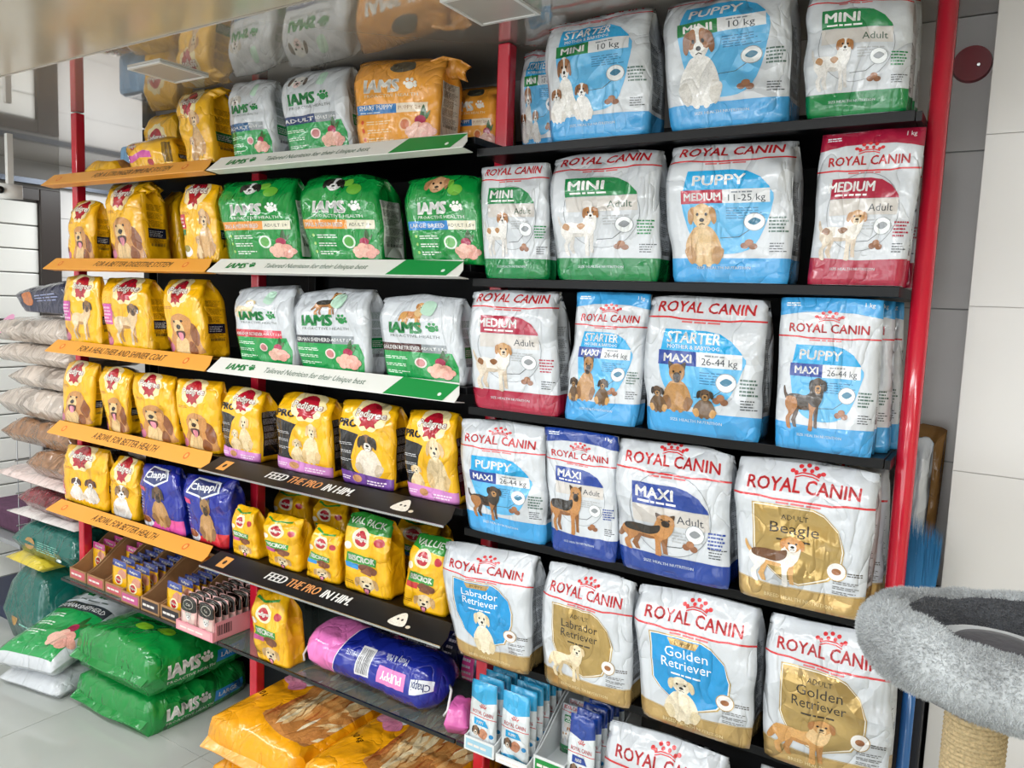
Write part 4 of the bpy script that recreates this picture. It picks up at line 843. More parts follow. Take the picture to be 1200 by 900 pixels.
# middle section
M_ = TOPM; G1, G2, G3, G4, G5 = 'bags on the middle top shelf', 'green bags on the middle second shelf', 'white and green bags on the middle third shelf', 'black and yellow bags on the middle fourth shelf', 'yellow treat bags on the middle fifth shelf'
put('food_bag', 'small crumpled white bag with green logo, left end of the middle top shelf', ((274,178),(322,174),(326,92),(276,94)), M_['A'], .0, .085, WHITE, IA['iw_small'], 'iw', G1)
put('food_bag', 'white bag with green logo and navy band touching the ceiling, middle top shelf', ((338,173),(412,165),(414,74),(340,80)), M_['A'], .005, .1, WHITE, IA['iw_ten'], 'iw', G1)
put('food_bag', 'orange SMART PUPPY bag with curled top, front of the middle top shelf', ((420,166),(510,157),(528,68),(425,70)), M_['A'], .0, .1, ORG, IA['io'], 'io', G1)
put('food_bag', 'orange puppy bag standing in shadow at the right end of the middle top shelf', ((528,174),(584,170),(590,100),(530,104)), M_['A'], .12, .09, ORG, IA['io'], 'io', G1)
put('food_bag', 'green SMALL & MEDIUM bag with black and white dog, leftmost green bag', ((267,305),(350,308),(350,207),(264,213)), M_['B'], .0, .09, GRN, IA['ig_small'], 'ig', G2)
put('food_bag', 'green SMALL & MEDIUM bag in the middle of the three green bags', ((363,308),(446,312),(452,206),(362,206)), M_['B'], .0, .11, GRN, IA['ig_small'], 'ig', G2)
put('food_bag', 'green LARGE BREED bag with tan dog face and blue band', ((483,312),(566,318),(566,206),(481,209)), M_['B'], .0, .085, GRN, IA['ig_large'], 'ig', G2)
put('food_bag', 'white and green bag with red band, left one on the middle third shelf', ((282,432),(345,438),(350,334),(283,336)), M_['C'], .0, .09, WHITE, IA['iw_lab'], 'iw', G3)
put('food_bag', 'white and green GERMAN SHEPHERD bag with dark band, middle third shelf', ((352,440),(430,449),(440,336),(352,342)), M_['C'], .0, .085, WHITE, IA['iw_shep'], 'iw', G3)
put('food_bag', 'white and green GOLDEN RETRIEVER bag with brown band, middle third shelf', ((452,453),(541,463),(545,346),(452,346)), M_['C'], .0, .08, WHITE, IA['iw_gold'], 'iw', G3)
put('food_bag', 'small PRO bag leaning, yellow with black side and pink foot, leftmost PRO bag', ((262,545),(303,554),(314,460),(270,452)), M_['D'], .0, .09, YEL, PED['pro1'], 'k', G4)
put('food_bag', 'PRO bag with two pale retrievers and pink foot, second from left', ((324,557),(388,567),(394,466),(334,457)), M_['D'], .0, .08, YEL, PED['pro1'], 'k', G4)
put('food_bag', 'PRO bag with black, tan and white dog and purple foot', ((400,570),(459,581),(470,474),(405,467)), M_['D'], .0, .085, YEL, PED['pro2'], 'k', G4)
put('food_bag', 'PRO bag with white retriever puppy and pink foot, rightmost PRO bag', ((478,587),(536,597),(538,484),(482,478)), M_['D'], .0, .085, YEL, PED['pro3'], 'k', G4)
put('treat_bag', 'yellow treat bag tucked behind, first on the middle fifth shelf', ((268,652),(300,660),(308,590),(270,586)), M_['E'], .15, .06, YEL, PED['bis_p'], None, G5)
put('treat_bag', 'yellow treat bag with pink tag, second on the middle fifth shelf', ((314,673),(350,683),(358,607),(314,599)), M_['E'], .0, .07, YEL, PED['bis_p'], None, G5)
put('treat_bag', 'leaning yellow treat bag with blue tag, third on the middle fifth shelf', ((357,684),(396,697),(404,624),(374,612)), M_['E'], .0, .06, YEL, PED['bis_b'], None, G5)
put('treat_bag', 'tall yellow VAL PACK treat bag with green top', ((402,696),(456,713),(462,610),(414,598)), M_['E'], .0, .075, YEL, PED['bis_val'], None, G5)
put('treat_bag', 'yellow VALUE treat bag with dark green top beside the white Labrador bag', ((470,713),(520,733),(530,632),(492,622)), M_['E'], .0, .07, YEL, PED['bis_value'], None, G5)
for i, (q, lb) in enumerate([(((325,642),(362,650),(365,575),(328,570)), 'shadowed yellow treat bag behind the pink-tagged one'), (((370,654),(408,662),(412,588),(374,582)), 'shadowed yellow treat bag behind the leaning one'), (((470,680),(515,695),(520,610),(472,600)), 'shadowed yellow treat bag behind the VAL PACK bag')]):
    put('treat_bag', lb, q, M_['E'], .2, .08, YEL, PED['bis_b'], None, G5)
for q, lb in [(((350,545),(405,555),(410,475),(352,468)), 'yellow bag in shadow behind the PRO bags')]:
    put('food_bag', lb, q, M_['D'], .14, .1, YEL, PED['plain'], None, G4)
def curl(parent_label, upper, lower, ys, col, nm='curled_top'):
    par = [o for o in COL.objects if o.get('label') == parent_label][0]; n = 16; V = []
    def path(P, t):
        k = t*(len(P)-1); i = min(int(k), len(P)-2); f = k-i; f = f*f*(3-2*f); return np.array(P[i])*(1-f)+np.array(P[i+1])*f
    for i in range(n+1):
        t = i/n; y = float(np.interp(t, np.linspace(0, 1, len(ys)), ys)); a = ony(path(upper, t), y); b = ony(path(lower, t), y)
        for j in range(7):
            q = j/6; p = a*(1-q)+b*q; p = p+np.array([0, -.016*math.sin(math.pi*q)+.003*math.sin(9*t+3*q), 0]); V.append(p)
    V = np.array(V)-np.array(par.location); W2 = V+np.array([0, .004, 0]); k = len(V); F = []
    for i in range(n):
        for j in range(6): a = i*7+j; F += [(a, a+1, a+8, a+7), (k+a, k+a+7, k+a+8, k+a+1)]
    rim_ = [i*7 for i in range(n+1)]+[n*7+j for j in range(1, 7)]+[i*7+6 for i in range(n-1, -1, -1)]+[j for j in range(5, 0, -1)]
    for a, b in zip(rim_, rim_[1:]+rim_[:1]): F.append((a, k+a, k+b, b))
    link(nm, mesh_from(nm, np.concatenate([V, W2]), F, film(col), True), par)
curl('orange SMART PUPPY bag with curled top, front of the middle top shelf', [(462,92),(490,76),(520,66),(540,70),(552,78)], [(484,104),(504,100),(520,94),(536,92),(548,96)], [.03, .045, .06, .085, .1], ORG)
# left section
H1, H2, H3, H4, H5 = ['yellow bags on the left section, %s shelf' % s for s in ('top', 'second', 'third', 'fourth', 'fifth')]
put('food_bag', 'upright yellow bag with curled top corner on the left top shelf', ((219,184),(250,181),(256,100),(216,104)), M_['A'], .0, .11, YEL, PED['pair_g'], 'ybl', H1)
put('food_bag', 'small yellow bag with dog face at the far left of the left second shelf', ((80,303),(108,304),(119,236),(93,234)), M_['B'], .0, .075, YEL, PED['bust_s'], 'y', H2)
put('food_bag', 'narrow yellow bag squeezed second from left on the left second shelf', ((116,303),(136,303),(142,240),(128,238)), M_['B'], .1, .08, YEL, PED['bust_s'], 'y', H2)
put('food_bag', 'tall yellow bag with panting retriever, front of the left second shelf', ((133,304),(170,304),(176,212),(132,211)), M_['B'], -.005, .1, YEL, PED['bust'], 'y', H2)
put('food_bag', 'plain yellow bag turned sideways behind the tall retriever bag', ((188,300),(214,300),(215,224),(196,226)), M_['B'], .125, .09, YEL, None, 'y', H2)
put('food_bag', 'yellow bag with two retrievers and red tag, right end of the left second shelf', ((218,304),(256,305),(258,217),(218,216)), M_['B'], .0, .07, YEL, PED['pair'], 'y', H2)
put('food_bag', 'yellow bag with pink tag, leftmost on the left third shelf', ((78,402),(117,410),(119,323),(78,323)), M_['C'], .0, .05, YEL, PED['stand'], 'y', H3)
put('food_bag', 'yellow bag with pink tag, middle of the left third shelf', ((127,412),(176,420),(180,326),(127,325)), M_['C'], -.005, .09, YEL, PED['stand'], 'y', H3)
put('food_bag', 'yellow bag with panting retriever at the right end of the left third shelf', ((200,421),(240,427),(244,326),(198,327)), M_['C'], -.005, .1, YEL, PED['bust'], 'y', H3)
put('food_bag', 'yellow retriever bag, leftmost of four on the left fourth shelf', ((72,502),(106,510),(117,426),(80,422)), M_['D'], .0, .048, YEL, PED['bust'], 'y', H4)
put('food_bag', 'narrow yellow retriever bag, second of four on the left fourth shelf', ((126,514),(149,519),(157,434),(121,428)), M_['D'], .0, .06, YEL, PED['bust_s'], 'y', H4)
put('food_bag', 'yellow retriever bag, third of four on the left fourth shelf', ((166,523),(208,533),(206,440),(157,434)), M_['D'], -.005, .05, YEL, PED['bust'], 'y', H4)
put('food_bag', 'yellow retriever bag, rightmost of four on the left fourth shelf', ((216,537),(255,546),(262,447),(208,443)), M_['D'], -.005, .05, YEL, PED['bust'], 'y', H4)
put('food_bag', 'yellow bag with two fluffy puppies, left end of the left fifth shelf', ((74,600),(124,610),(128,526),(80,519)), M_['E'], .0, .048, YEL, PED['pups'], 'y', H5)
put('food_bag', 'narrow yellow bag with long-haired white and brown dog, left fifth shelf', ((129,606),(160,616),(167,541),(139,533)), M_['E'], .0, .06, YEL, PED['shih'], 'y', H5)
put('food_bag', 'blue bag with pink foot and standing dog on the left fifth shelf', ((168,624),(216,639),(212,547),(170,541)), M_['E'], -.005, .06, BLU, PED['chap_p'], None, H5)
put('food_bag', 'blue bag with red foot and shepherd, right end of the left fifth shelf', ((225,642),(266,656),(278,562),(219,553)), M_['E'], -.005, .07, BLU, PED['chap_r'], None, H5)
put('treat_bag', 'small yellow treat bag with green mark between the blue bag and the brown treats', ((272,664),(302,672),(303,597),(281,590)), M_['E'], -.0, .055, YEL, PED['bis_p'], None, G5)
curl('upright yellow bag with curled top corner on the left top shelf', [(236,112),(248,105),(260,102),(271,106)], [(248,118),(258,112),(266,108),(273,118)], [.04, .055, .07, .09], YEL)
curl('tall yellow bag with panting retriever, front of the left second shelf', [(160,224),(170,217),(178,213),(190,223)], [(172,228),(178,224),(184,222),(193,238)], [.04, .055, .07, .09], YEL)
# ------------------------------------------------------------------ small packs lying on shelves
def small_art(key, f, H=1.): return (key, f, H)
def f_pinkpack():
    A = Art(.6); A.poly([(.0, .28), (.2, .26), (.45, .34), (.62, .3), (.6, .2), (.35, .22), (.15, .14), (.0, .16)], 'd64fa8'); A.ell(.22, .42, .06, .06, 'b3182b'); A.ell(.55, .12, .06, .06, 'b3182b'); A.text('Pedigree', .22, .4, .06, 'fbf7ee', w=.2, bold=.04); A.bars(.82, .1, .96, .45); return A
put('food_bag', 'yellow bag with pink wave lying on its side on the left top shelf', ((152,196),(206,190),(211,158),(160,166)), TOPM['A'], -.0, .1, YEL, small_art('pinkpack', f_pinkpack, .6), 'y', 'lying yellow bags on the left top shelf', nx=12, ny=10)
def f_yel():
    A = Art(.8); ped_logo(A, .4, .45, .4); A.blob([(.7, .2), (.8, .6), (1, .5), (1, .2)], 'c98d4c', 1); return A
bag('food_bag', 'yellow bag leaning behind the lying pink-wave bag', 'bag', 'lying yellow bags on the left top shelf', ((170,178),(212,173),(212,127),(178,134)), TOPM['A']+.001, .17, .08, YEL, PED['plain'], None, 'fold', 77, zmax=ZC)
pillow('food_bag', 'yellow bag lying flat at the far left of the left top shelf', 'bag', 'lying yellow bags on the left top shelf', (.22, .09, TOPM['A']+.001), (.15, .12, .06), .1, YEL, small_art('yel', f_yel), nx=10, ny=8, seed=5)
o = box('water_pack', (.02, .22, .22, .34, TOPM['A']+.001, TOPM['A']+.15), mat('blue_shrink_film', '8fc4f0', .15, bump=.002, bscale=40, crease=.006), None, .02); tag(o, 'blue film-wrapped bottle pack behind the left red post', 'pack')

# ------------------------------------------------------------------ display boxes with pouches
def pouch(name, label, cat, group, x, y, z, w_, h_, art, col, lean=.0, nx=6, ny=8, thick=.012, sd=0):
    """small upright sachet; x,y: centre of its foot front"""
    W = [(x-w_/2, y, z), (x+w_/2, y, z), (x+w_/2-.002, y, z+h_), (x-w_/2+.002, y, z+h_)]
    o = bag(name, label, cat, group, None, z, y, thick, col, art, None, 'pouch', sd, nx, ny, .35, W)
    return o
def display_box(label, x0, x1, y0, y1, z0, hb, hf, material, lip, cut_=True):
    """card tray: low front, high curved sides"""
    t = empty('display_box', ((x0+x1)/2, y0, z0), label=label, cat='box', group='cardboard display boxes on the glass shelf')
    W = x1-x0; D_ = y1-y0; th = .003
    box('tray_base', (-W/2, W/2, 0, D_, .0003, th), material, t)
    box('back_wall', (-W/2+th, W/2-th, D_-th, D_, th, hb), material, t)
    fr = box('front_lip', (-W/2+th, W/2-th, 0, th, th, hf), material, t)
    A = Art(hf/W); A.rect(.06, A.H*.15, .94, A.H*.85, lip); A.micro(.12, A.H*.4, .85, A.H*.75, 1, 'e8e0da', .5); flat_art('lip_print', A, (-W/2, 0, 0), (1, 0, 0), (0, 0, 1), W, hf, fr)
    n = 14
    for s in (-1, 1):
        pts = [(D_, th), (D_, hb)]+[(D_*(.9-.86*k/n), hf+(hb-hf)*(.5+.5*math.cos(math.pi*k/n))**.7 if k < n else hf) for k in range(n+1)]+[(0, hf), (0, th)]
        a, b = (W/2-th, W/2) if s > 0 else (-W/2, -W/2+th); k = len(pts)
        V = [(a, p, q) for p, q in pts]+[(b, p, q) for p, q in pts]
        F = [tuple(range(k)), tuple(range(k, 2*k))[::-1]]+[(i, k+i, k+(i+1) % k, (i+1) % k) for i in range(k)]
        link('side_wall', mesh_from('side_wall', V, F, material), t)
    return t
BX = 'cardboard display boxes on the glass shelf'
ORD = ['front', 'second', 'third', 'fourth', 'fifth', 'sixth', 'seventh', 'eighth', 'ninth']
def fill(x, w_, ys, z, h_, art, col, what, grp, cat='pouch', sd=300):
    n = len(ys)
    for i, y in enumerate(ys):
        pouch('pouch', ORD[i]+' '+what+('' if i == 0 else ', counted from the front'), cat, grp, x, y, z+.0036, w_, h_+.002*(i % 3), art, col, sd=sd+i)
display_box('leftmost brown display box, nearly empty, with red front label', .02, .125, .015, .26, .5, .16, .04, CARD, 'c9626a')
display_box('brown display box with red label, second from left', .135, .24, .015, .26, .5, .155, .04, CARD, 'c9626a')
display_box('brown display box with red label, third from left, full of pouches', .25, .36, .015, .26, .5, .15, .038, CARD, 'c9626a')
display_box('brown display box with pink label in front of the white sack', .37, .475, .0, .26, .5, .15, .04, CARD, 'c25b8e')
display_box('brown display box with black label, empty, beside the pouch box', .485, .585, .0, .26, .5, .15, .045, CARD, '3d3438')
display_box('brown display box with black label holding yellow pouches', .595, .695, .0, .26, .5, .15, .045, CARD, '2f2a2e')
fill(.0725, .08, [.09, .13, .17, .21], .5, .115, PO['ped_p'], YEL, 'yellow and pink pouch in the leftmost brown box', 'pouches in the leftmost brown box')
fill(.187, .08, [.15, .19], .5, .11, PO['ped_p'], YEL, 'yellow and pink pouch in the second brown box', 'pouches in the second brown box')
fill(.305, .085, [.03, .06, .09, .12, .15, .18, .21], .5, .115, PO['ped'], YEL, 'yellow pouch in the third brown box', 'pouches in the third brown box')
fill(.4225, .085, [.01, .04, .07, .1, .13, .16, .19, .22], .5, .115, PO['ped'], YEL, 'yellow pouch with navy top in the pink-labelled box', 'pouches in the pink-labelled box')
fill(.645, .08, [.012, .05, .075, .1, .125, .15, .175, .2], .5, .12, PO['ped'], YEL, 'yellow pouch in the black-labelled box at the right', 'pouches in the black-labelled box')
PINK = mat('pink_display_card', 'e59aa6', .45)
t = display_box('pink and black display box full of cat food pouches', .705, .885, -.02, .24, .5, .07, .03, PINK, 'e8b0b5')
o = box('side_label', (.0905, .0915, .01, .24, .004, .06), PINK, t); A = Art(.25); A.bars(.03, .06, .25, .2, n=10); A.rect(.6, .0, 1, .05, '1a1a1a'); flat_art('barcode', A, (.0915, .01, .004), (0, 1, 0), (0, 0, 1), .23, .056, o)
for c, xx in enumerate((.752, .838)):
    for i in range(9):
        sidew = 'left' if c == 0 else 'right'
        pouch('pouch', ORD[i]+' cat food pouch from the front, %s column of the pink box' % sidew, 'pouch', 'cat food pouches in the pink box', xx, -.012+.025*i, .5036, .078, .108+.002*(i % 2), PO['cat'], 'e9b9b5', sd=400+c*20+i, nx=5, ny=6)
# white boxes of pouches on the right
WCARD = mat('white_display_card', 'dfe3e4', .4)
display_box('left white display box holding blue-topped PUPPY pouches', 1.825, 1.91, -.02, .24, .5, .14, .035, WCARD, '9fc9dc')
display_box('white display box with a torn white front flap and PUPPY pouches', 1.915, 2.0, -.02, .24, .5, .14, .02, WCARD, 'eef0f0')
display_box('empty grey and green display box reading adult beside the PUPPY boxes', 2.005, 2.085, -.0, .24, .5, .14, .04, WCARD, '1f8a3e')
for xx, nm in ((1.8675, 'left'), (1.9575, 'right')):
    for i in range(7):
        pouch('pouch', ORD[i]+' blue-topped PUPPY pouch from the front in the %s white box' % nm, 'pouch', 'PUPPY pouches in the white boxes', xx, -.01+.03*i, .5036, .074, .168, PO['rc_b'], 'dfe6ea', sd=500+i+int(xx*100))
for i, y in enumerate((.1, .13)): pouch('pouch', 'small white pouch with green foot, %s, deep in the empty green box' % ('front' if i == 0 else 'rear'), 'pouch', 'pouches deep in the green box', 2.045, y, .5036, .055, .12, RC['mini_adult'], WHITE, sd=540+i)
display_box('white display box of navy MAXI pouches left of the gold shield bag', 2.09, 2.165, -.02, .24, .5, .12, .03, WCARD, '1c3f94')
for i in range(6): pouch('pouch', ORD[i]+' navy-topped MAXI pouch from the front in the white box', 'pouch', 'navy MAXI pouches', 2.1275, -.01+.03*i, .5036, .064, .17, PO['rc_n'], 'dfe6ea', sd=560+i)
bag('treat_bag', 'yellow treat bag with pink tag standing on the glass shelf by the pink box', 'bag', 'yellow treat bags on the glass shelf', ((300,743),(338,761),(341,697),(303,690)), .5005, .0, .075, YEL, PED['bis_p'], None, 'fold', 91)

# ------------------------------------------------------------------ long blue sacks lying on the glass shelf
def roll(name, label, cat, x0, x1, y, z, r, col, endcol, art, ties, seed_):
    """long soft sack lying along x; split colour at the left"""
    rs = np.random.RandomState(seed_); n, S = 30, 26; P = []
    for i in range(n+1):
        t = i/n; e = min(t, 1-t); k = min(1, (e/.09))**.5 if e < .09 else 1; rr = r*(.12+.88*k)*(1+.04*math.sin(9*t))
        for s in range(S):
            a = 2*math.pi*s/S; w_ = 1+.05*math.sin(3*a+5*t)+.05*(rs.rand()-.5)
            P.append((x0+(x1-x0)*t, y-rr*1.12*w_*math.cos(a), max(z, z+r*.86+rr*.9*w_*math.sin(a))))
    P = np.array(P); org = np.array([(x0+x1)/2, y, z]); P -= org; F = []
    for i in range(n):
        for s in range(S): a = i*S+s; b = i*S+(s+1) % S; F.append((a, a+S, b+S, b))
    F += [tuple(range(S)), tuple(n*S+s for s in range(S))[::-1]]
    me = mesh_from(name, P, F, film(col), True); o = link(name, me, None, org); tag(o, label, cat, 'long blue sacks on the glass shelf')
    Nn = np.zeros(len(P)*3, np.float32); me.vertices.foreach_get('normal', Nn); Nn = Nn.reshape(-1, 3)
    # front/top print: columns along x, rows a from -60 to 120 degrees
    rows = [s % S for s in range(-4, 11)]; V = []; NN = []
    for s in rows:
        for i in range(n+1): V.append(P[i*S+s]); NN.append(Nn[i*S+s])
    print_on('wrap_print', compiled(art[0], art[1], n, len(rows)-1), np.array(V), np.array(NN), n+1, 0, o)
    for xs, sg in ((x0+.01, -1), (x1, 1)):
        if not ties: continue
        q = np.array([xs+sg*.0, y, z+r*.86])-org; v_, f_ = tube([q, q+[sg*.02, -.02, -.0], q+[sg*.028, -.045, -.04], q+[sg*.02, -.05, -.055]], .0035, 6); link('string', mesh_from('string', v_, f_, WHITEP, True), o)
    return o
def f_roll():
    H = .42; A = Art(H); A.poly([(0, 0), (.27, 0), (.38, H), (0, H)], 'ef7fc8'); A.poly([(.27, 0), (.275, 0), (.385, H), (.38, H)], 'f3f0f4')
    A.rect(.46, .1, .56, .24, 'e3e3e6'); A.bars(.47, .11, .55, .23, '55555a', 10); A.text('COMPLETE', .42, .2, .025, 'dfe6f6', w=.1, rot=math.pi, res=1); A.rect(.62, .1, .82, .18, 'f08ac8'); A.text('PUPPY', .72, .162, .045, 'fdf5fb', w=.15, bold=.04, rot=math.pi)
    A.text('Meaty & Milk', .72, .24, .03, 'e8ecf8', w=.16, rot=math.pi, res=1); A.poly([(.86, .1), (.97, .12), (.97, .19), (.86, .17)], 'e9eef6'); A.text('Chappi', .915, .165, .045, '1c2c6e', w=.09, bold=.02, rot=math.pi); return A
roll('food_sack', 'long blue sack with pink end lying on the glass shelf, front one', 'sack', 1.215, 1.69, .1, .501, .076, BLU, None, ('roll', f_roll), True, 4)
def f_roll2():
    H = .42; A = Art(H)
    for k in range(7): A.rect(.1+.12*k, .05, .17+.12*k, .33, 'd0468f' if k % 2 == 0 else '2a3050'); A.micro(.1+.12*k, .06, .17+.12*k, .32, 8, 'c9c2d6', .4)
    return A
roll('food_sack', 'dark blue sack with pink and grey text panels behind the front blue sack', 'sack', 1.2, 1.75, .285, .501, .072, '14194a', None, ('roll2', f_roll2), False, 5)
pillow('food_bag', 'pink corner of a bag poking out beside the blue sack and white boxes', 'bag', None, (1.762, .05, .501), (.06, .09, .07), .4, 'e06ab4', nx=8, ny=8, seed=8)

# ------------------------------------------------------------------ sacks on the floor
def f_iamsack():
    A = Art(1.0)
    A.ell(.45, .62, .09, .06, '8fce2e'); A.ell(.68, .56, .1, .07, '8fce2e'); return A
def gusset_sack(name, label, cat, group, loc, size, rot, col, topart, sideart, seed=1, frontcol=None):
    """heavy sack with a tall long side: loc = centre of foot; print on its +x side and top"""
    sx, sy, sz = size; rs = np.random.RandomState(seed); nx, ny, nz = 14, 14, 5
    P = []; idx = {}
    def S(u, v, w_):   # -1..1, -1..1, 0..1
        r = 1-.04*(2*w_-1)**2; zz = w_*sz
        topb = (1-abs(u)**4)*(1-abs(v)**4)
        bx = 1+.05*math.sin(math.pi*w_)*(1-abs(v)**3)-.06*abs(v)**3; by = 1+.04*math.sin(math.pi*w_)*(1-abs(u)**3)
        f = .7 if w_ > .99 or w_ < .01 else 1
        z2 = zz if w_ < 1 else sz*(.82+.18*topb**.5)
        if 0 < w_ < 1: z2 = zz*(.82+.06*(1-abs(v)**2))
        return [u*sx/2*bx*r, v*sy/2*by*r, z2]
    grid = {}
    Vt = []
    N1 = vnoise(*np.meshgrid(np.linspace(0, 1, nx+1), np.linspace(0, 1, ny+1)), 4, 4, rs); N2 = vnoise(*np.meshgrid(np.linspace(0, 1, nx+1), np.linspace(0, 1, ny+1)), 9, 8, rs)
    top = np.array([[S(2*i/nx-1, 2*j/ny-1, 1) for i in range(nx+1)] for j in range(ny+1)]); top[..., 2] += (.026*N1+.014*N2)*(1-np.abs(np.linspace(-1, 1, nx+1))**6)[None, :]*(1-np.abs(np.linspace(-1, 1, ny+1))**6)[:, None]
    bot = np.array([[S(2*i/nx-1, 2*j/ny-1, 0) for i in range(nx+1)] for j in range(ny+1)])
    ringi = [(0, i) for i in range(nx)]+[(j, nx) for j in range(ny)]+[(ny, i) for i in range(nx, 0, -1)]+[(j, 0) for j in range(ny, 0, -1)]
    V = list(top.reshape(-1, 3)); kb = len(V); V += list(bot.reshape(-1, 3)); F = []
    W_ = nx+1
    for j in range(ny):
        for i in range(nx): a = j*W_+i; F += [(a, a+1, a+W_+1), (a, a+W_+1, a+W_)]; F += [(kb+a, kb+a+W_+1, kb+a+1), (kb+a, kb+a+W_, kb+a+W_+1)]
    rings = [[kb+j*W_+i for j, i in ringi]]; L = len(ringi)
    for k in range(1, nz):
        row = []
        for q, (j, i) in enumerate(ringi):
            p = S(2*i/nx-1, 2*j/ny-1, k/nz); d = .012*math.sin(7*q/L*6.28+k*1.7+seed)*.5; row.append(len(V)); V.append([p[0]*(1+d), p[1]*(1+d), p[2]])
        rings.append(row)
    rings.append([j*W_+i for j, i in ringi])
    for r0, r1 in zip(rings, rings[1:]):
        for q in range(L): F.append((r0[q], r0[(q+1) % L], r1[(q+1) % L])); F.append((r0[q], r1[(q+1) % L], r1[q]))
    P = np.array(V, float); c_, s_ = math.cos(rot), math.sin(rot); P[:, :2] = np.stack([P[:, 0]*c_-P[:, 1]*s_, P[:, 0]*s_+P[:, 1]*c_], 1)
    me = mesh_from(name, P, F, film(col), True); o = link(name, me, None, loc); tag(o, label, cat, group)
    Nn = np.zeros(len(P)*3, np.float32); me.vertices.foreach_get('normal', Nn); Nn = Nn.reshape(-1, 3)
    if topart: print_on('top_print', compiled(topart[0], topart[1], nx, ny), P, Nn, W_, 0, o)
    if sideart:
        q0 = nx; ids = [[r[(q0+j) % L] for j in range(ny+1)] for r in rings]; ids = np.array(ids).ravel()
        print_on('side_print', compiled(sideart[0], sideart[1], ny, nz), P[ids], Nn[ids], ny+1, 0, o)
    # stitched end seam at the aisle side
    zs = sz*.45; e = [(-sx/2*.96, -sy/2-.0, zs), (sx/2*.96, -sy/2, zs)]
    pts = [(-sx*.47+sx*.94*t, -sy/2*1.0-.014+.004*math.sin(9*t), sz*(.42+.03*math.sin(5*t+seed))) for t in np.linspace(0, 1, 13)]
    Q = []
    for p in pts: Q += [(p[0], p[1]-.012, p[2]-.016), (p[0], p[1]+.03, p[2]+.012), (p[0], p[1]+.03, p[2]+.007), (p[0], p[1]-.012, p[2]-.02)]
    FF = []
    for i in range(12):
        a = 4*i; b = a+4
        for k in range(4): FF.append((a+k, a+(k+1) % 4, b+(k+1) % 4, b+k))
    FF += [(3, 2, 1, 0), (48, 49, 50, 51)]
    Q = np.array(Q); Q[:, :2] = np.stack([Q[:, 0]*c_-Q[:, 1]*s_, Q[:, 0]*s_+Q[:, 1]*c_], 1)
    link('end_seam', mesh_from('end_seam', Q, FF, film(frontcol or col)), o)
    return o
def f_iside():
    A = Art(.35); A.text('IAMS', .3, .12, .12, 'f4f6f2', w=.3, bold=.055, shear=.05); paw(A, .51, .17, .06, 'f4f6f2'); A.text('PROACTIVE HEALTH', .38, .06, .03, 'dfeade', w=.46, res=1); A.rect(.62, .08, .95, .2, '2a86cf'); A.text('LARGE', .76, .12, .05, 'ffffff', bold=.02); return A
def f_itop():
    A = Art(1.); A.ell(.5, .3, .1, .055, '8fce2e'); A.ell(.74, .34, .1, .055, '8fce2e'); return A
DGR = '0c8a3a'
gusset_sack('food_sack', 'lower green sack on the floor under the glass shelf', 'sack', 'green sacks on the floor', (.38, .15, .0965), (.42, .4, .135), .03, DGR, None, ('iside', f_iside), 3)
gusset_sack('food_sack', 'upper green sack on the floor with two lime ovals on top', 'sack', 'green sacks on the floor', (.395, .145, .247), (.43, .4, .15), .02, DGR, ('itop', f_itop), ('iside', f_iside), 4)
def f_wtop():
    A = Art(1.1)
    A.rect(.06, .06, .94, .66, '1b9a4d'); A.rect(.06, .66, .94, .78, '3a4046'); A.text('GERMAN SHEPHERD', .5, .69, .06, 'ffffff', w=.8, bold=.02, res=1)
    for k in range(3): A.ell(.14, .57-.12*k, .03, .03, 'dff2e4', n=10); A.micro(.2, .54-.12*k, .5, .6-.12*k, 2, 'dff2e4', .45)
    A.text('IAMS', .42, .92, .15, '0e7a3c', w=.6, bold=.05); paw(A, .85, .98, .07, '0e7a3c'); A.micro(.12, .83, .8, .87, 1, '5e6a66'); A.push(.66, .1, .6, .6); chicken(A, .2, .3, .6); A.pop(); return A
pillow('food_sack', 'white sack with green panel lying on the floor, top of the white pile', 'sack', 'white sacks on the floor', (-.05, .06, .232), (.3, .42, .1), .2, WHITE, ('wtop', f_wtop), nx=16, ny=20, seed=12).rotation_euler = (.26, 0, 0)
pillow('food_sack', 'plain white sack under the green-panelled white one', 'sack', 'white sacks on the floor', (-.05, .08, .0965), (.3, .42, .09), .18, WHITE, None, nx=14, ny=14, seed=13)
def f_y10():
    A = Art(1.35); A.blob([(.36, .95), (.44, .5), (.4, .2), (.9, .1), (1.0, .3), (1., 1.3), (.45, 1.3)], 'c98747', 1); rg = random.Random(8)
    pal = ['f1deb4', 'e9c48c', 'dcaa6c', 'cf9352', 'c27a42', 'b0602f', 'f4e6c4', 'dfae70']
    for k in range(120):
        x = rg.uniform(.42, .97); y = rg.uniform(.16, 1.1); l = rg.uniform(.12, .3); w_ = rg.uniform(.02, .055); b_ = rg.uniform(-.06, .06)+.12*(x-.6)
        band = .5+.5*math.sin(x*17+1); c_ = pal[int(min(7, max(0, (band*4.5+rg.uniform(-1, 2.2)))))]
        A.poly([(x, y), (x+w_*.5+b_*.3, y+l*.3), (x+w_*.4+b_*.7, y+l*.7), (x+b_, y+l), (x-w_*.4+b_*.7, y+l*.7), (x-w_*.5+b_*.3, y+l*.3)], c_, 1)
    A.ell(.24, .84, .15, .13, 'ece8e4'); A.ell(.25, .9, .12, .1, 'a8592c', 1); A.blob([(.04, .8), (.14, .9), (.24, .8), (.22, .7), (.1, .7)], 'ee9fba', 1); A.blob([(.16, .72), (.28, .78), (.36, .68), (.24, .62)], 'e58aac', 1)
    A.text('10 kg', .12, .42, .06, '2a1c08', w=.15, bold=.01, rot=-.35); return A
OY = 'f3a612'
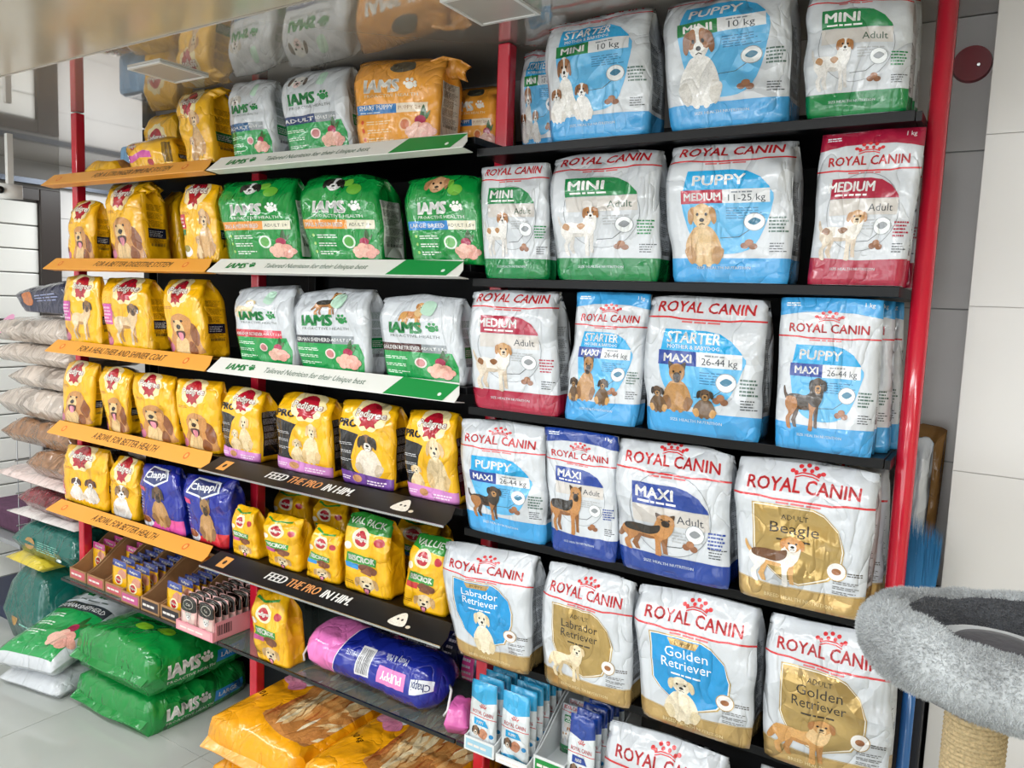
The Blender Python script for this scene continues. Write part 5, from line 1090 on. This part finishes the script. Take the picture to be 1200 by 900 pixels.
for k, (x, ya, lb) in enumerate(((1.17, .125, 'left'), (1.555, .125, 'right'))):
    gusset_sack('food_sack', 'lower yellow 10 kg sack of the %s pile on the floor' % lb, 'sack', 'yellow 10 kg sacks on the floor', (x, ya, .0965), (.36, .48, .125), 0, OY, None, None, 20+k, 'f6b25a')
    gusset_sack('food_sack', 'upper yellow 10 kg sack of the %s pile, showing long golden fur' % lb, 'sack', 'yellow 10 kg sacks on the floor', (x, ya, .24), (.365, .49, .13), 0, OY, ('y10', f_y10), None, 30+k, 'f6b25a')
gusset_sack('food_sack', 'yellow sack at the bottom edge under the right section', 'sack', 'yellow 10 kg sacks on the floor', (2.03, .1, .0965), (.38, .5, .16), 0, OY, ('y10', f_y10), None, 41, 'f6b25a')

# ------------------------------------------------------------------ piles left of the shelves
GREENF = '0f5f57'
CLEAR = mat('cloudy_clear_plastic', 'cdbfb3', .16, spec=.8, coat=.5, bump=.004, bscale=18, crease=.02, noise=.25, nscale=9)
CLEAR2 = mat('brown_chews_in_clear_plastic', '9a6f4c', .16, spec=.8, coat=.6, bump=.005, bscale=22, crease=.02, noise=.4, nscale=30)
CLEAR3 = mat('dark_red_chews_in_clear_plastic', '7c1f2c', .16, spec=.8, coat=.6, bump=.005, bscale=26, crease=.02, noise=.4, nscale=40)
PX = [  # label, top and bottom rows in the photograph, left edge, material, label print
 ('lower green foil bag on the floor at the left', 672, 727, 2, film('0e6259', .2), True), ('flat yellow and silver packet between the two green foil bags', 655, 672, 6, film('d9c23a'), False),
 ('upper green foil bag in the left pile', 612, 660, 15, film('0e6259', .2), True), ('grey-white plastic packet under the red chews', 600, 616, 10, film('d9d3d0'), False),
 ('clear bag of dark red chews in the left pile', 572, 604, 20, CLEAR3, False), ('white packet with red stripe above the red chews', 556, 574, -5, film('e3cfca'), False),
 ('clear bag of brown chews in the left pile', 524, 560, 32, CLEAR2, False), ('golden brown clear bag with a pointed end in the left pile', 491, 527, 2, CLEAR2, False),
 ('large clear bag with grey haze in the middle of the left pile', 455, 495, -5, CLEAR, False), ('clear bag of beige chews with creased end', 428, 459, 8, CLEAR, False),
 ('clear bag below the top of the left pile', 403, 434, -10, CLEAR, False), ('top clear bag of the left pile with pink round sticker', 370, 410, -15, CLEAR, False)]
pile = []; zc = .0965
for lb, yt_, yb_, xl_, mt, art in PX:
    z1_ = ony((40, yt_), .05)[2]; x0_ = ony((xl_, (yt_+yb_)/2), .05)[0]
    xr_ = -.27 if len(pile) < 2 else -.03; x0_ = min(x0_, xr_-.24); pile.append((lb, zc, z1_-zc-.001, (x0_+xr_)/2, xr_-x0_, mt, art)); zc = z1_
for i, (lb, z, h, cx, w_, mt, art) in enumerate(pile):
    o = pillow('chew_bag' if not art else 'litter_bag', lb, 'bag', 'bags piled left of the shelves', (cx, .21, z), (w_, .32, h), -.03+.02*(i % 4), None, None, nx=12, ny=12, seed=60+i, material=mt, rough=1.4)
    if i == 11:
        bm = bmesh.new(); bmesh.ops.create_cone(bm, cap_ends=True, segments=24, radius1=.05, radius2=.05, depth=.002); s_ = link('round_sticker', bm_mesh(bm, mat('pink_sticker', 'e79ac4', .3)), o, (-w_*.35, -.135, .062)); s_.rotation_euler = (.9, 0, -.1); s_['label'] = 'pink round sticker'
    if art:
        A = Art(.5); A.ell(.25, .27, .1, .14, 'b58a48', 1); A.micro(.4, .16, .85, .4, 5, '7fc0b0', .35); A.ell(.85, .12, .05, .035, 'dfe8e6')
        fp = flat_art('front_label', A, (-w_*.42, -.163, h*.08), (1, 0, 0), (0, .12, 1), w_*.84, h*.55, o, INK)
def f_navy():
    A = Art(.6); A.blob([(.18, .2), (.2, .42), (.34, .46), (.4, .3), (.3, .16)], 'c0703a', 1); A.micro(.45, .24, .9, .4, 3, '8f97b8', .35); return A
bag('treat_bag', 'dark navy pouch lying on top of the left pile', 'bag', None, ((28,373),(84,374),(84,326),(27,340)), zc+.012, .06, .1, '1d2342', ('navy', f_navy), None, 'fold', 96)

# wire cage at the far left
cage = empty('wire_cage', (-.75, .5, .1), label='white wire pet cage behind the left pile', cat='cage')
WIRE = mat('chromed_wire', 'b9bcc2', .3, metal=.8)
for k in range(15):
    y = -.35+.05*k; v, f = tube([(.12, y, .0), (.12, y, .9)], .0022, 6); link('wire', mesh_from('wire', v, f, WIRE), cage)
for k in range(7): v, f = tube([(.12, -.36, .02+.14*k), (.12, .36, .02+.14*k)], .003, 6); link('wire', mesh_from('wire', v, f, WIRE), cage)
box('cage_tray', (-.4, .11, -.36, .36, .0, .05), mat('navy_tray', '2b3350', .4), cage)
box('cushion', (-.35, .08, -.3, .3, .36, .46), mat('plum_fabric', '5a3a52', .9, noise=.2), cage, .02); box('cage_shelf', (-.4, .1, -.34, .34, .33, .35), mat('grey_shelf', '9a9c9f', .5), cage)
# camera on the ceiling
c_ = empty('security_camera', tuple(onx_ := (-.35, .02, 1.9)), label='small white security camera at the left edge under the ceiling', cat='camera')
bm = bmesh.new(); bmesh.ops.create_cone(bm, cap_ends=True, segments=24, radius1=.026, radius2=.03, depth=.08); link('camera_body', bm_mesh(bm, WHITEP, True), c_).rotation_euler = (math.pi/2, 0, -.5)
bm = bmesh.new(); bmesh.ops.create_uvsphere(bm, u_segments=16, v_segments=8, radius=.014); link('lens', bm_mesh(bm, mat('black_glass', '08090a', .05), True), c_, (.02, -.042, .0))
box('mount', (-.01, .01, -.01, .01, .02, .2095), WHITEP, c_)

# ------------------------------------------------------------------ right niche
bag('food_bag', 'white bag edge with red line seen behind the red post in the corner', 'bag', 'things in the corner right of the post', None, 1.001, .2, .08, WHITE, None, SD['r'], 'fold', 97, world=[(2.684, .2, 1.), (2.722, .2, 1.), (2.728, .23, 1.33), (2.684, .23, 1.33)])
bag('chew_bag', 'brown rawhide chew pack poking out behind the post', 'bag', 'things in the corner right of the post', None, 1.001, .3, .07, 'a97c46', None, None, 'fold', 98, world=[(2.684, .3, 1.), (2.735, .3, 1.), (2.744, .33, 1.345), (2.684, .33, 1.345)])
box('corner_crate', (2.684, 2.758, .15, .385, .0965, 1.0), mat('dark_crate', '20222a', .6), None, .004); tag(COL.objects['corner_crate'], 'dark narrow cabinet in the corner behind the red post', 'cabinet')
br = empty('broom', (2.7345, .118, .1), label='blue broom standing bristles up beside the red post', cat='broom')
v, f = tube([(-.0, -.0, 0.0), (.0, .0, .88)], .011, 14); link('handle', mesh_from('handle', v, f, mat('blue_metal_pole', '2f6fb4', .25, coat=.3), True), br)
box('broom_head', (-.03, .022, -.02, .01, .86, .93), mat('dark_teal_plastic', '0f3f55', .4), br, .004)
rs = random.Random(4); V = []; F = []
for k in range(700):
    x = rs.uniform(-.03, .022); y = rs.uniform(-.018, .008); h = rs.uniform(.13, .19)*(1-.25*abs(x+.03)/.06); tx = x*1.25+rs.uniform(-.006, .004)+.0; w_ = .0011; i = len(V)
    V += [(x-w_, y, .93), (x+w_, y, .93), (tx, y+rs.uniform(-.004, .004), .93+h*1.05)]; F.append((i, i+1, i+2))
tag(link('bristles', mesh_from('bristles', V, F, mat('blue_bristle', '14699c', .45)), br), kind='stuff')
d = empty('fire_alarm_disc', (2.722, .385, 2.07), label='dark red round plate on the wall behind the top of the red post', cat='disc')
bm = bmesh.new(); bmesh.ops.create_cone(bm, cap_ends=True, segments=32, radius1=.036, radius2=.034, depth=.012); q = link('plate', bm_mesh(bm, mat('dark_red_plastic', '8f1023', .3)), d); q.rotation_euler = (math.pi/2, 0, 0)
bm = bmesh.new(); bmesh.ops.create_cone(bm, cap_ends=True, segments=12, radius1=.004, radius2=.003, depth=.004); q = link('screw', bm_mesh(bm, STEEL), d, (.012, -.008, -.005)); q.rotation_euler = (math.pi/2, 0, 0)

# ------------------------------------------------------------------ cat tree with plush bed
BC = np.array([2.85, -.375, .1]); ct = empty('cat_tree', tuple(BC), label='grey plush cat tree bed on a sisal rope post at the right', cat='cat tree')
PL = mat('light_grey_plush', 'b0b4b6', .95, sheen=.5, noise=.4, nscale=11, bump=.0012, bscale=90); PD = mat('dark_grey_plush', '45474c', .95, sheen=.4, noise=.2, nscale=18, bump=.0012, bscale=90); PD2 = mat('charcoal_plush', '302d34', .95, sheen=.2, noise=.15, bump=.001, bscale=90)
def bedtube(a0, a1, na, nth=72):
    V = []; Rr = .112
    for i in range(nth):
        th = 2*math.pi*i/nth
        for k in range(na+1):
            a = a0+(a1-a0)*k/na
            lump = 1+.05*math.sin(5*th+1)+.04*math.sin(9*th+2*a)+.02*math.sin(17*th)
            rx, rz = .043*lump, .039*lump; r = Rr+rx*math.cos(a)
            V.append((r*math.cos(th), r*math.sin(th), 1.063+rz*math.sin(a)+.006*math.sin(2*th)))
    F = [(i*(na+1)+k, ((i+1) % nth)*(na+1)+k, ((i+1) % nth)*(na+1)+k+1, i*(na+1)+k+1) for i in range(nth) for k in range(na)]
    return V, F
Vo, Fo = bedtube(-1.7, 1.95, 14); rim = link('bed_rim', mesh_from('bed_rim', Vo, Fo, PL, True), ct); rim['label'] = 'light grey plush outer rim'
Vi, Fi = bedtube(1.95, 4.58, 12); inner = link('bed_lining', mesh_from('bed_lining', Vi, Fi, PD, True), ct); inner['label'] = 'dark grey inner lining'
def disc(r, z, th_, m_, nm):
    V = []; n = 40
    for rr, zz in ((.0, z+th_), (r*.6, z+th_), (r*.9, z+th_*.8), (r, z+th_*.3), (r, z), (.0, z)):
        for i in range(n): a = 2*math.pi*i/n; V.append((rr*math.cos(a), rr*math.sin(a), zz))
    F = [(q*n+i, q*n+(i+1) % n, (q+1)*n+(i+1) % n, (q+1)*n+i) for q in range(5) for i in range(n)]
    return link(nm, mesh_from(nm, V, F, m_, True), ct)
disc(.092, 1.03, .042, PL, 'cushion'); disc(.048, 1.071, .008, PD2, 'cushion_centre').location.y = -.012; disc(.095, 1.012, .016, mat('bed_board', '6a6c6e', .8), 'bed_board')
def fur(V, F, m_, n, ln, seed_, parent):
    rs = np.random.RandomState(seed_); V = np.array(V); F = np.array(F); f = F[rs.randint(0, len(F), n)]
    a, b = rs.rand(n, 1), rs.rand(n, 1); P = (V[f[:, 0]]*(1-a)+V[f[:, 1]]*a)*(1-b)+(V[f[:, 3]]*(1-a)+V[f[:, 2]]*a)*b
    N = np.cross(V[f[:, 1]]-V[f[:, 0]], V[f[:, 3]]-V[f[:, 0]]); N /= np.linalg.norm(N, axis=1, keepdims=True)+1e-9
    c = np.stack([P[:, 0], P[:, 1], 0*P[:, 0]], 1); c = c/np.linalg.norm(c, axis=1, keepdims=True)*.112; c[:, 2] = 1.063
    sg = np.sign(((P-c)*N).sum(1, keepdims=True)); N *= sg
    d = N+rs.normal(0, .55, (n, 3))+np.array([0, 0, -.25]); d /= np.linalg.norm(d, axis=1, keepdims=True); t = np.cross(d, rs.normal(0, 1, (n, 3))); t /= np.linalg.norm(t, axis=1, keepdims=True)
    L = ln*(.6+.8*rs.rand(n, 1)); Q = np.stack([P-t*.0006, P+t*.0006, P+d*L], 1).reshape(-1, 3)
    tag(link('fur', mesh_from('fur', Q, np.arange(n*3).reshape(-1, 3), m_), parent), kind='stuff')
fur(Vo, Fo, PL, 60000, .0045, 1, rim); fur(Vi, Fi, PD, 30000, .004, 2, inner)
bm = bmesh.new(); bmesh.ops.create_cone(bm, cap_ends=True, segments=32, radius1=.03, radius2=.03, depth=.86); q = link('post_core', bm_mesh(bm, mat('sisal_core', 'a8916c', .9), True), ct, (-.012, 0, .57))
turns = 70; pts = [(-.012+.0315*math.cos(t), .0315*math.sin(t), .56+.42*t/(2*math.pi*turns)) for t in np.linspace(0, 2*math.pi*turns, turns*18)]
v, f = tube(pts, .0036, 6); tag(link('sisal_rope', mesh_from('sisal_rope', v, f, mat('sisal_rope_fibre', 'cbb58c', .9, noise=.3, nscale=300, bump=.002, bscale=400), True), ct), label='wound beige sisal rope')
box('tree_base', (-.22, .2, -.22, .22, -.003, .03), PL, ct, .008)
